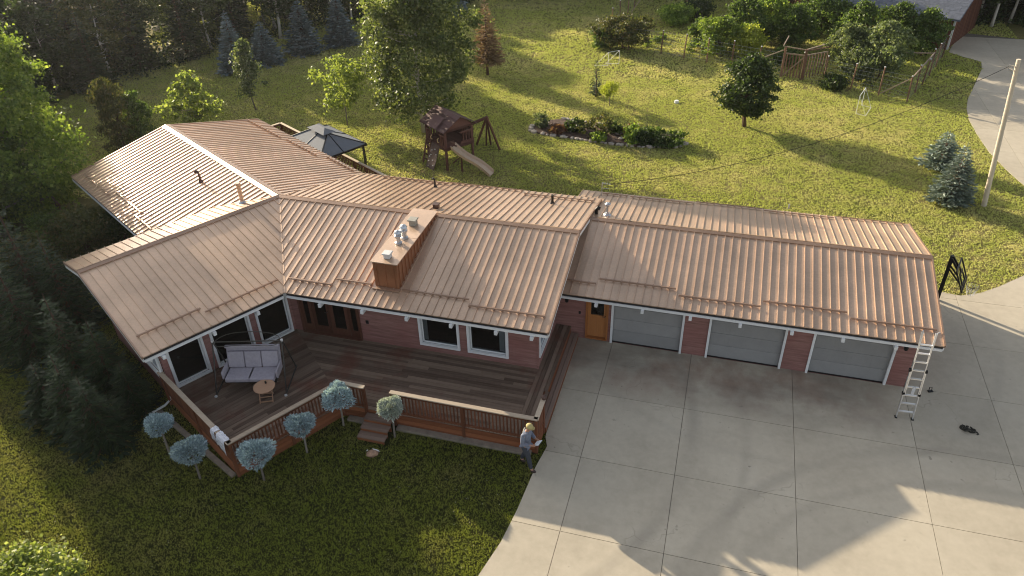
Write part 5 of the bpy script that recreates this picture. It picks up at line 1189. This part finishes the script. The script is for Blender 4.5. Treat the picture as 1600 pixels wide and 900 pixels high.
for i, (p, h, R, lab) in enumerate((((62, 560), 4.4, 1.25, 'dark spruce standing furthest left in the shade of the wing'), ((130, 600), 3.8, 1.2, 'dark spruce in the shade beside the wing window'), ((88, 648), 2.2, 0.9, 'low dark spruce near the sunlit strip of lawn'), ((165, 690), 2.7, 1.1, 'dark spruce left of the blue globe spruces'), ((215, 640), 2.0, 0.8, 'small dark spruce under the wing wall'), ((120, 510), 4.0, 1.3, 'dark spruce below the wing roof corner'), ((28, 540), 5.0, 1.25, 'tall dark spruce at the left edge beside the wing'), ((75, 500), 5.2, 1.3, 'tallest dark spruce left of the wing roof corner'), ((180, 610), 3.0, 0.95, 'dark spruce close to the wing end wall'), ((130, 665), 3.0, 1.0, 'dark spruce left of the deck downspout'), ((5, 500), 5.0, 1.3, 'dark spruce cut by the left edge of the picture'))):
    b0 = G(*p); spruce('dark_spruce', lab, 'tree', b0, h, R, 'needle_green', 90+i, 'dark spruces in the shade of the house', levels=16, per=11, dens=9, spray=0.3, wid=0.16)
b0 = np.array([-14.75, 7.35, 0]); deciduous('lilac_bush', 'sunlit bush with pale glossy leaves at the bottom left', 'bush', b0, 1.75, 0.1, 1.05, 'leaf_lilac', 'bark_brown', 99, r0=0.04, stems=4, limbs=10, shape='round', clumps=170, per=75, leaf=0.10, clump_r=0.26)
# wood panel and rail left of the rear wing
m = MB(); q = G(100, 352)
for k in range(6): m.box(q+[0.16*k, -0.1*k, 0.75], (0.18, 0.03, 1.5), -0.55)
m.beam(q+[-.1, .06, 1.5], q+[.95, -.6, 1.5], 0.08, 0.05); tag(m.build('screen_panel', 'brown_door'), 'dark brown wood screen panel left of the rear wing', 'screen')

# ---- orchard in the fenced garden
orch = [((972, 76), 27, 1.6, 'leaf_olive', 'round', 'big olive green bush inside the fence corner'), ((945, 74), 46, 0.7, 'leaf_orchard', 'round', 'small bush in the outer fence corner'),
 ((1056, 38), 9, 1.1, 'leaf_bright', 'round', 'bright bush at the back of the fenced garden'), ((1088, 30), 4, 1.0, 'leaf_dark', 'round', 'dark low bush at the back of the fenced garden'),
 ((1120, 86), 30, 1.25, 'leaf_bright', 'round', 'leafy bright green fruit bush behind the fence posts'), ((1093, 74), 32, 0.6, 'leaf_orchard', 'oval', 'slim young fruit tree behind the fence posts'),
 ((1160, 72), 0, 1.5, 'leaf_orchard', 'oval', 'tall green fruit tree left of the gate'), ((1168, 92), 42, 0.75, 'leaf_yellow', 'oval', 'small yellow green sapling left of the gate'),
 ((1196, 66), -6, 1.7, 'leaf_bright', 'oval', 'bright broad fruit tree at the middle of the orchard'), ((1234, 74), 10, 1.35, 'leaf_orchard', 'oval', 'dense fruit tree behind the gate'),
 ((1282, 55), -8, 1.7, 'leaf_orchard', 'oval', 'fruit tree against the outbuilding wall'), ((1250, 42), -10, 1.4, 'leaf_red', 'oval', 'reddish leaved fruit tree before the outbuilding'),
 ((1333, 92), 5, 1.35, 'leaf_orchard', 'oval', 'upright fruit tree left of centre before the outbuilding'), ((1318, 112), 38, 0.9, 'leaf_silver', 'round', 'low pale fruit bush near the right fence run'),
 ((1392, 82), 6, 1.35, 'leaf_orchard', 'oval', 'upright fruit tree right of centre before the outbuilding'), ((1372, 122), 36, 1.5, 'leaf_silver', 'oval', 'broad pale green fruit tree by the right fence run'),
 ((1340, 128), 78, 0.8, 'leaf_silver', 'round', 'pale low fruit tree by the fence braces'), ((1438, 88), 16, 1.15, 'leaf_orchard', 'egg', 'spiky upright fruit tree by the outbuilding corner'), ((1300, 138), 122, 0.5, 'leaf_dark', 'round', 'small dark ball shrub at the fence'), ((1225, 100), 78, 0.6, 'leaf_orchard', 'round', 'low shrub close behind the gate')]
for i, (p, ty, R, mat, shp, lab) in enumerate(orch):
    b0 = G(*p); H = height_to(b0, ty); deciduous('fruit_tree' if H > 1.7 else 'garden_shrub', lab, 'tree' if H > 1.7 else 'shrub', b0, H, min(0.5, H*0.16), R*1.15, mat, 'bark_brown', 110+i, 'orchard trees and shrubs', r0=0.045, stems=2, limbs=10, shape=shp, clumps=int(70+60*R), per=60, leaf=0.15, clump_r=0.38, upright=0.5, lobes=0.4)
rng = np.random.RandomState(9)
for i in range(9):
    b0 = G(rng.uniform(1010, 1190), rng.uniform(52, 92)); deciduous('vegetable_plant', 'small green vegetable plant in the fenced garden', 'plant', b0, rng.uniform(.3, .7), 0.02, rng.uniform(.2, .4), 'leaf_bright', 'bark_brown', 140+i, 'vegetable plants in the fenced garden', r0=0.01, limbs=4, shape='round', clumps=16, per=22, leaf=0.13, clump_r=0.16)

# ---- stone edged flower bed
BED = [G(*p)[:2] for p in [(828, 206), (832, 198), (848, 190), (880, 187), (930, 193), (985, 203), (1035, 208), (1066, 218), (1070, 226), (1055, 231), (1005, 231), (955, 226), (900, 218), (855, 212)]]
def mat_soil():
    m, nt, b = nodes_of('soil'); p = position(nt); n = noise(nt, p, 5.0, 6, .7)
    nt.links.new(ramp(nt, n, [(.3, (.045, .028, .02)), (.6, (.12, .075, .055)), (.8, (.22, .15, .12))]), b.inputs['Base Color']); b.inputs['Roughness'].default_value = .95; bump(nt, b, n, 1.0, .08); MATS['soil'] = m
mat_soil(); mat_plain('stone', (0.42, 0.37, 0.32), 0.85, 0, 0.3, 6, bmp=0.5)
m = MB(); m.prism([tuple(p) for p in BED], 0.0, 0.07); bed = tag(m.build('flower_bed', 'soil'), 'mulched flower bed on the back lawn', kind='structure')
stv = []
for k in range(6):
    bm = bmesh.new(); bmesh.ops.create_icosphere(bm, subdivisions=1, radius=0.14); rr = random.Random(k)
    for v in bm.verts: v.co = Vector((v.co.x*1.25, v.co.y, v.co.z*0.7))*(1+rr.uniform(-.22, .22))
    me = bpy.data.meshes.new('stone'); bm.to_mesh(me); bm.free(); me.materials.append(MATS['stone']); stv.append(me)
rng = random.Random(6); nb = len(BED)
for i in range(nb):
    a, b = BED[i], BED[(i+1) % nb]; L = math.dist(a, b); k = max(1, int(L/0.27))
    for j in range(k):
        if rng.random() < 0.12: continue
        t = (j+rng.uniform(-.2, .2))/k; s = rng.uniform(.6, 1.2); o = place('stone', rng.choice(stv), bed, (a[0]+(b[0]-a[0])*t, a[1]+(b[1]-a[1])*t, 0.06*s), rng.uniform(0, 6.28)); o.scale = (s, s, s)
for k in range(26):
    t = rng.random(); c = (-9.3+2.4*t*3, 40.1-0.25*t*3+rng.uniform(-.5, .7), .09); s = rng.uniform(.5, 1.3); o = place('stone', rng.choice(stv), bed, c, rng.uniform(0, 6.28)); o.scale = (s, s, s)
beds = [((845, 199), .75, .5, 'leaf_silver', 'flowering light green plant at the left tip of the bed'), ((934, 212), 1.15, .95, 'leaf_olive', 'dark spreading juniper in the middle of the bed'), ((899, 205), .6, .5, 'leaf_dark', 'low dark plant left of the juniper'), ((937, 221), .5, .4, 'leaf_bright', 'small bright plant at the front of the bed'), ((962, 206), .55, .6, 'leaf_orchard', 'loose plant right of the juniper'),
 ((988, 224), 1.0, .5, 'leaf_bright', 'bright upright plant right of the bed centre'), ((1003, 225), .75, .5, 'leaf_dark', 'dark rounded plant beside the bright upright one'), ((1022, 219), .7, .6, 'leaf_orchard', 'bushy green plant in the right part of the bed'), ((1032, 228), .5, .5, 'leaf_dark', 'low dark plant at the front right of the bed'), ((1056, 226), .7, .6, 'leaf_orchard', 'leafy plant at the right tip of the bed'), ((985, 212), .6, .4, 'leaf_red', 'reddish plant at the back of the bed'), ((870, 208), .4, .45, 'leaf_red', 'low reddish plant near the left of the bed')]
for i, (p, h, R, mat, lab) in enumerate(beds):
    deciduous('bed_plant', lab, 'plant', G(*p), h, 0.05, R, mat, 'bark_brown', 160+i, 'plants in the flower bed', r0=0.015, limbs=6, stems=2, shape='round', clumps=34, per=42, leaf=0.13, clump_r=0.2, upright=0.5)

# ---- the wood behind the lawn
TEL = math.tan(RAD(SUN_EL)); SH_ = np.array([math.cos(RAD(SUN_AZ)), math.sin(RAD(SUN_AZ))]); SN_ = np.array([SH_[1], -SH_[0]])
LIT = [((-23.5, 26.5), 2.8, 3.6), ((-18, 25), 2.8, 4.0), ((-30.4, 35.5), 1.8, 1.2), ((-28.4, 39.0), 2.2, 1.0), ((-21.5, 38.0), 1.2, 1.4), ((-17, 39.5), 2.2, 2.5), ((-31.5, 32.0), 1.6, 1.2), ((-29.6, 23.6), 5.5, 2.0), ((-21, 12.4), 0, .3), ((-18, 10.6), 0, .3), ((-15, 8.6), 0, .3)] + [(tuple(G(*q)[:2]), 0.0, r_) for q, r_ in (((830, 70), 1.5), ((900, 120), 1.5), ((800, 150), 1.2), ((1000, 60), 2), ((1060, 110), 2), ((1120, 70), 2), ((1200, 100), 2), ((1300, 70), 2), ((620, 235), 1.5), ((560, 200), 1), ((700, 120), .6), ((870, 45), 1), ((1000, 140), 2))]
def cap_height(p, h, R):
    for q, z, r in LIT:
        v = np.array([p[0]-q[0], p[1]-q[1]]); d = v@SH_; lat = abs(v@SN_)
        if d > 2 and lat < r+R*0.7: h = min(h, z+d*TEL)
    return h
def aspen(seed, H, R, mat):
    rng = np.random.RandomState(seed); cm, cc = crown_mesh('crown', mat, H, H*0.22, R, rng, shape='oval', clumps=120, per=62, leaf=0.24, clump_r=0.62)
    return cm, trunk_mesh('trunk', 'bark_birch', H, H*0.3, 0.11, rng, cc, 16)
AS = [aspen(200+k, 9.0, 1.9+0.2*k, ('leaf_dark', 'leaf_birch', 'leaf_dark', 'leaf_olive')[k]) for k in range(4)]
SPm = [spruce_meshes(8.5, 1.7, 'needle_green', np.random.RandomState(220+k), levels=26, per=11, dens=6, spray=0.42, wid=0.16) for k in range(2)]
wood_edge = [np.array(p, float) for p in ((-62, 14), (-50, 25), (-44.5, 33.0))] + [G(*p)[:2] for p in ((150, 146), (235, 122), (330, 90), (430, 66), (540, 42), (640, 22), (760, 2))] + [np.array(p, float) for p in ((-14, 71), (0, 72.5), (12, 73), (17.2, 66.5), (24, 67), (32, 66.5))]
rng = np.random.RandomState(77); ncount = 0
proto = {}
def forest_tree(p, H, kind):
    global ncount
    if kind not in proto:
        cm, tm = (AS+SPm)[kind]
        t = thing('wood_tree' if kind < 4 else 'wood_spruce', (p[0], p[1], 0), 0, 'leafy pale trunked tree standing in the dark wood behind the lawn' if kind < 4 else 'dark spruce standing in the wood behind the lawn', 'tree', 'trees of the dark wood' if kind < 4 else 'spruces of the dark wood')
        place('crown', cm, t); place('trunk', tm, t); proto[kind] = t
    else: t = copy_tree(proto[kind])
    s = H/(9.0 if kind < 4 else 8.5); t.location = (p[0], p[1], 0); t.rotation_euler = (0, 0, rng.uniform(0, 6.28)); w = max(s, 0.9)*rng.uniform(0.9, 1.15); t.scale = (w, w, s); ncount += 1
for row, (off, sp) in enumerate(((1.4, 2.1), (3.6, 2.3), (6.4, 2.6), (10, 3.0), (14, 3.6), (19, 4.5))):
    for a, b in zip(wood_edge[:-1], wood_edge[1:]):
        d = b-a; L = np.linalg.norm(d); d /= L; n = np.array([-d[1], d[0]]); n = n if n@(a+b-2*CAM[:2]) > 0 else -n
        k = max(1, int(L/sp))
        for j in range(k):
            p = a+d*(j+rng.uniform(0.1, 0.9))*L/k+n*(off+rng.uniform(-1.0, 1.0)); kind = int(rng.choice([0, 1, 2, 3, 4, 5], p=[.2, .17, .18, .15, .15, .15]))
            h = rng.uniform(7.0, 10.0)+row*0.8; h = cap_height(p, h, 2.0)
            if h > 2.5: forest_tree(p, h, kind)
# undergrowth along the edge
rng = np.random.RandomState(78); C, A, B = [], [], []
for a, b in zip(wood_edge[:-1], wood_edge[1:]):
    d = b-a; L = np.linalg.norm(d); d /= L; n = np.array([-d[1], d[0]]); n = n if n@(a+b-2*CAM[:2]) > 0 else -n
    for j in range(int(L/0.55)):
        c0 = a+d*rng.uniform(0, L)+n*(0.6+abs(rng.normal(0, 2.6))); h = rng.uniform(.5, 2.0); k = 130
        P = np.stack([c0[0]+rng.normal(0, .55, k), c0[1]+rng.normal(0, .55, k), np.abs(rng.normal(0, .5, k))*h], 1); u = unit(rng.normal(0, 1, (k, 3))+[0, 0, .5]); s = 0.24*rng.uniform(.6, 1.3, k)[:, None]
        C.append(P); A.append(u*s); B.append(unit(np.cross(u, rng.normal(0, 1, (k, 3))))*s*.38)
tag(place('undergrowth', leaf_mesh('undergrowth', np.concatenate(C), np.concatenate(A), np.concatenate(B), 'leaf_dark')), 'dense dark undergrowth along the edge of the wood', kind='stuff')

# ---- grass blades over the lawn
def inside(poly, x, y):
    r = np.zeros(len(x), bool); n = len(poly)
    for i in range(n):
        x0, y0 = poly[i]; x1, y1 = poly[(i+1) % n]
        c = ((y0 > y) != (y1 > y)) & (x < (x1-x0)*(y-y0)/((y1-y0) or 1e-9)+x0); r ^= c
    return r
def mat_grass(name, g0, g1, s0, s1, lo, hi, transl):
    m, nt, b = nodes_of(name); r = island(nt); p = position(nt)
    f = math_(nt, 'ADD', math_(nt, 'MULTIPLY', noise(nt, p, 0.13, 4, 0.6), 0.6), math_(nt, 'MULTIPLY', noise(nt, p, 0.9, 5, 0.65), 0.5))
    c = mixc(nt, ramp(nt, f, [(lo, 0.0), (hi, 1.0)]), ramp(nt, r, [(0.0, g0), (1.0, g1)]), ramp(nt, r, [(0.0, s0), (1.0, s1)]))
    nt.links.new(c, b.inputs['Base Color']); b.inputs['Roughness'].default_value = 0.7; b.inputs['Specular IOR Level'].default_value = 0.2
    t = nt.nodes.new('ShaderNodeBsdfTranslucent'); nt.links.new(mixc(nt, 1.0, c, (1.1, 1.1, 0.75), 'MULTIPLY'), t.inputs[0])
    mx = nt.nodes.new('ShaderNodeMixShader'); mx.inputs[0].default_value = transl; nt.links.new(b.outputs[0], mx.inputs[1]); nt.links.new(t.outputs[0], mx.inputs[2])
    nt.links.new(mx.outputs[0], nt.nodes['Material Output'].inputs['Surface']); MATS[name] = m
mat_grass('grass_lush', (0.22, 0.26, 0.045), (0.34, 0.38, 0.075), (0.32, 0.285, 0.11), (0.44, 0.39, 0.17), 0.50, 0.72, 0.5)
mat_grass('grass_dry', (0.39, 0.43, 0.115), (0.63, 0.66, 0.21), (0.64, 0.58, 0.28), (0.88, 0.79, 0.45), 0.50, 0.74, 0.45)
HOUSE_FP = [tuple(p[:2]) for p in (W0, IC, (-9.7, 15.5), (-9.7, 14.7), (-8.6, 14.7), (-8.6, 15.5), MC+[0, -.05, 0], (-4.1, 27.5), (7, 27.5), (7, 28.0), (-4, 29.8), rp(1.9, 6.8), rp(12.7, 6.8), rp(12.7, 3.7), RR, RL, WB, WLb, WL, OC)]
def grass(name, x0, x1, y0, y1, dens, hgt, wid, seed, label, mat='grass_dry'):
    r = np.random.RandomState(seed); n = int((x1-x0)*(y1-y0)*dens); x = r.uniform(x0, x1, n); y = r.uniform(y0, y1, n)
    ok = ~(inside(HOUSE_FP, x, y) | inside(drive, x, y) | inside(PATH, x, y) | inside([tuple(p) for p in BED], x, y)); x = x[ok]; y = y[ok]
    clump = 0.5+0.5*np.sin(x*3.1+1.7*np.sin(y*2.3))*np.sin(y*2.7+1.3*np.sin(x*1.9)); n = len(x)
    k = 3; x = np.repeat(x, k)+r.normal(0, .03, n*k); y = np.repeat(y, k)+r.normal(0, .03, n*k); H = hgt*np.repeat(0.78+0.3*clump, k)*r.uniform(.5, 1.3, n*k)
    th = r.uniform(0, 6.28, n*k); lean = r.normal(0, .55, (n*k, 2)); v = np.empty((n*k, 3, 3)); w = wid*r.uniform(.6, 1.3, n*k)
    v[:, 0] = np.stack([x-np.cos(th)*w, y-np.sin(th)*w, np.zeros(n*k)], 1); v[:, 1] = np.stack([x+np.cos(th)*w, y+np.sin(th)*w, np.zeros(n*k)], 1); v[:, 2] = np.stack([x+lean[:, 0]*H, y+lean[:, 1]*H, H], 1)
    tag(place(name, fast_mesh(name, v.reshape(-1, 3), np.arange(3*n*k).reshape(-1, 3), mat)), label, kind='stuff')
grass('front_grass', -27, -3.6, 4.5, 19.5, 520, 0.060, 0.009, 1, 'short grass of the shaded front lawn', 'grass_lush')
grass('back_grass', -42, 20, 26.5, 50, 185, 0.068, 0.019, 2, 'short grass of the sunny back lawn')
grass('far_grass', -46, 20, 50, 72, 75, 0.09, 0.034, 3, 'short grass of the far lawn and garden')
r = np.random.RandomState(12); C = []; 
for k in range(420): C.append((r.uniform(-22, -4.6), r.uniform(6.5, 14.5), 0.07))
C = np.array(C); C = C[~inside(HOUSE_FP, C[:, 0], C[:, 1]) & ~inside(drive, C[:, 0], C[:, 1])]; n = len(C); a = unit(np.concatenate([r.normal(0, 1, (n, 2)), r.normal(0, .2, (n, 1))], 1))*0.028; b = np.stack([-a[:, 1], a[:, 0], a[:, 2]], 1)*.5
tag(place('clover_flowers', leaf_mesh('clover_flowers', C, a, b, 'petal_white')), 'tiny white clover flowers dotted over the front lawn', kind='stuff')
mat_plain('kerb_stone', (0.24, 0.20, 0.16), 0.9, 0, 0.25, 5)
# kerb strip at the foot of the deck
for a, b in (((-8.6, 15.47), (-4.25, 15.47)), ((IC[0]+.2, 15.47), (-9.7, 15.47))):
    m = MB(); m.beam((a[0], a[1], 0.05), (b[0], b[1], 0.05), 0.20, 0.10); tag(m.build('kerb', 'kerb_stone'), 'low concrete edging at the foot of the deck', kind='structure')
m = MB(); m.beam(tuple(OC+np.array([-.15, -.05, .04])), tuple(WL+D1*.6+np.array([0, 0, .04])), 0.16, 0.08); tag(m.build('kerb', 'kerb_stone'), 'low concrete edging at the foot of the deck side', kind='structure')
# ================================================================== person at the deck corner
mat_plain('skin', (0.42, 0.23, 0.16), 0.6, 0, 0.05); mat_plain('hoodie', (0.17, 0.19, 0.25), 0.95, 0, 0.15, 14); mat_plain('jeans', (0.045, 0.05, 0.065), 0.9, 0, 0.2, 16)
mat_plain('cap_yellow', (0.50, 0.41, 0.18), 0.8); mat_plain('hair_brown', (0.06, 0.035, 0.02), 0.8); mat_plain('boot', (0.05, 0.03, 0.025), 0.7); mat_plain('sheet_white', (0.75, 0.78, 0.8), 0.5); mat_plain('hoodie_highlight', (0.72, 0.68, 0.55), 0.6); mat_plain('eye_dark', (0.02, 0.015, 0.01), 0.3)
pb_, pf_ = G(812, 724), G(833, 733)
fa = math.atan2(pf_[1]-pb_[1], pf_[0]-pb_[0]); pc = (pb_+pf_)/2
person = thing('person', tuple(pc), fa, 'person in grey blue hoodie, dark jeans and yellow cap looking at a white tablet', 'person')
def skin_obj(name, verts, edges, radii, mat, parent, subdiv=2, root=0):
    me = bpy.data.meshes.new(name); me.from_pydata(verts, edges, []); o = bpy.data.objects.new(name, me); COL.objects.link(o)
    sk = o.modifiers.new('skin', 'SKIN'); ss = o.modifiers.new('sub', 'SUBSURF'); ss.levels = subdiv; ss.render_levels = subdiv
    if not me.skin_vertices: me.skin_vertices.new()
    for i, r in enumerate(radii):
        sv = me.skin_vertices[0].data[i]; sv.radius = (r, r) if not isinstance(r, tuple) else r; sv.use_root = (i == root)
    dg = bpy.context.evaluated_depsgraph_get(); ev = o.evaluated_get(dg); nm = bpy.data.meshes.new_from_object(ev)
    bpy.data.objects.remove(o); nm.materials.clear(); nm.materials.append(MATS[mat]); nm.polygons.foreach_set('use_smooth', [True]*len(nm.polygons))
    return place(name, nm, parent)
V, E_, Rr = [], [], []
def jv(p, r, par=None):
    V.append(p); Rr.append(r)
    if par is not None: E_.append((par, len(V)-1))
    return len(V)-1
pel = jv((0, 0, .95), .10); sp_ = jv((.01, 0, 1.14), .09, pel); chs = jv((.03, 0, 1.36), .10, sp_); nb_ = jv((.06, 0, 1.49), .065, chs); nk = jv((.09, 0, 1.555), .052, nb_); hd = jv((.125, 0, 1.64), .088, nk); hd2 = jv((.13, 0, 1.70), .085, hd)
jv((.222, 0, 1.625), .014, hd)            # nose
for s in (-1, 1): jv((.115, s*.10, 1.645), .016, hd)   # ears
for s, leg in ((1, ((-.06, .10, .88), (-.07, .11, .50), (-.24, .11, .10), (-.12, .12, .045))), (-1, ((.03, -.10, .88), (.14, -.10, .50), (.23, -.11, .09), (.37, -.11, .04)))):
    a = jv(leg[0], .078, pel); b = jv(leg[1], .052, a); c = jv(leg[2], .042, b); d = jv(leg[3], .035, c)
hands = {}
for s in (-1, 1):
    sh = jv((.03, s*.18, 1.425), .048, chs); el = jv((.018, s*.253, 1.16), .034, sh); wr = jv((.26, s*.15, 1.13), .03, el); pm_ = jv((.33, s*.125, 1.14), .034, wr); hands[s] = pm_
    for k, (dx, dy, dz, L) in enumerate(((.035, -.012, .02, .9), (.045, -.012, .005, 1), (.042, -.012, -.012, .95), (.032, -.01, -.026, .8))):
        f1 = jv((.33+dx*L, s*.125+s*dy*.3, 1.14+dz), .010, pm_); jv((.33+dx*L*1.45, s*(.125-.03), 1.14+dz-.004), .008, f1)
    t1 = jv((.335, s*.10, 1.168), .011, pm_); jv((.36, s*.082, 1.172), .009, t1)
skin_obj('body', V, E_, Rr, 'skin', person, 2)
V, E_, Rr = [], [], []
p0 = jv((0, 0, .90), .150); p1 = jv((.005, 0, 1.02), .150); E_.append((p0, p1)); p2 = jv((.01, 0, 1.18), .142, p1); p3 = jv((.03, 0, 1.37), .158, p2); p4 = jv((.05, 0, 1.47), .09, p3); p5 = jv((.03, 0, 1.52), .075, p4)
for s in (-1, 1): a = jv((.03, s*.185, 1.42), .085, p3); b = jv((.015, s*.255, 1.16), .064, a); c = jv((.235, s*.155, 1.125), .046, b)
skin_obj('hoodie', V, E_, Rr, 'hoodie', person, 2, p1)
V, E_, Rr = [], [], []
p0 = jv((0, 0, .96), .138)
for leg in (((-.06, .10, .86), (-.07, .11, .50), (-.235, .11, .12)), ((.03, -.10, .86), (.14, -.10, .50), (.225, -.11, .11))):
    a = jv(leg[0], .108, p0); b = jv(leg[1], .078, a); c = jv(leg[2], .062, b)
skin_obj('trousers', V, E_, Rr, 'jeans', person, 2)
for p, q, zz in (((-.26, .11, .06), (-.08, .12, .04), 0), ((.21, -.11, .06), (.39, -.11, .04), 0)):
    V, E_, Rr = [p, ((p[0]+q[0])/2, (p[1]+q[1])/2, .052), q], [(0, 1), (1, 2)], [.058, .055, .046]; skin_obj('boot', V, E_, Rr, 'boot', person, 2)
bm = bmesh.new(); bmesh.ops.create_uvsphere(bm, u_segments=18, v_segments=10, radius=0.104)
for v in bm.verts:
    if v.co.z < -0.01: v.co.z = -0.01
me = bpy.data.meshes.new('cap'); bm.to_mesh(me); bm.free(); me.materials.append(MATS['cap_yellow']); me.polygons.foreach_set('use_smooth', [True]*len(me.polygons))
o = place('cap', me, person, (.128, 0, 1.69)); o.rotation_euler = (0, RAD(22), 0); o.scale = (1.08, .98, .95)
m = MB(); m.prism([(.09*math.cos(t)+.02, .085*math.sin(t)) for t in np.linspace(-1.5, 1.5, 12)] + [(0.06, .07), (.05, 0), (.06, -.07)], -.006, .006)
m = MB(); pr = [(.20+.0, -.085), (.27, -.06), (.295, 0), (.27, .06), (.20, .085)]; m.prism(pr, 1.655, 1.667); m.build('cap_brim', 'cap_yellow', person)
bm = bmesh.new(); bmesh.ops.create_uvsphere(bm, u_segments=16, v_segments=8, radius=0.094); me = bpy.data.meshes.new('hair'); bm.to_mesh(me); bm.free(); me.materials.append(MATS['hair_brown']); o = place('hair', me, person, (.10, 0, 1.655)); o.scale = (.9, 1.0, .85)
for s in (-1, 1): m = MB(); m.box((.206, s*.034, 1.655), (.012, .022, .012)); m.build('eye', 'eye_dark', person)
m = MB(); m.box((.205, 0, 1.59), (.012, .045, .01)); m.build('mouth', 'boot', person)
m = MB(); m.tube([(-.09, .10, 1.45), (-.128, .085, 1.3), (-.125, .075, 1.12), (-.14, .075, .95)], 0.022, 6); m.build('back_highlight', 'hoodie_highlight', person)  # highlight on the hoodie's left back, painted as a pale strip
tb_ = thing('tablet', tuple(pc+np.array([math.cos(fa)*.40, math.sin(fa)*.40, 1.16])), fa, 'white tablet held in both hands by the person', 'tablet')
m = MB(); m.box((0, 0, 0), (.20, .26, .012)); t1 = m.build('case', 'black_metal', tb_, bevel=.003); m = MB(); m.box((0, 0, .0085), (.18, .24, .004)); t2 = m.build('screen', 'sheet_white', tb_); tb_.rotation_euler = (0, RAD(-28), fa)

# ================================================================== evening haze
hz = MB(); hz.box((-15, 95, 9.25), (260, 290, 20.5))
hm_ = bpy.data.materials.new('haze'); hm_.use_nodes = True; nt = hm_.node_tree; nt.nodes.clear()
ho = nt.nodes.new('ShaderNodeOutputMaterial'); pv = nt.nodes.new('ShaderNodeVolumePrincipled'); pv.inputs['Color'].default_value = (0.93, 0.95, 1.0, 1); pv.inputs['Density'].default_value = 0.00016; pv.inputs['Anisotropy'].default_value = 0.55
nt.links.new(pv.outputs[0], ho.inputs['Volume']); MATS['haze'] = hm_
ob = hz.build('haze', 'haze'); tag(ob, 'thin pale evening haze in the air', kind='stuff')
scene.cycles.volume_bounces = 0
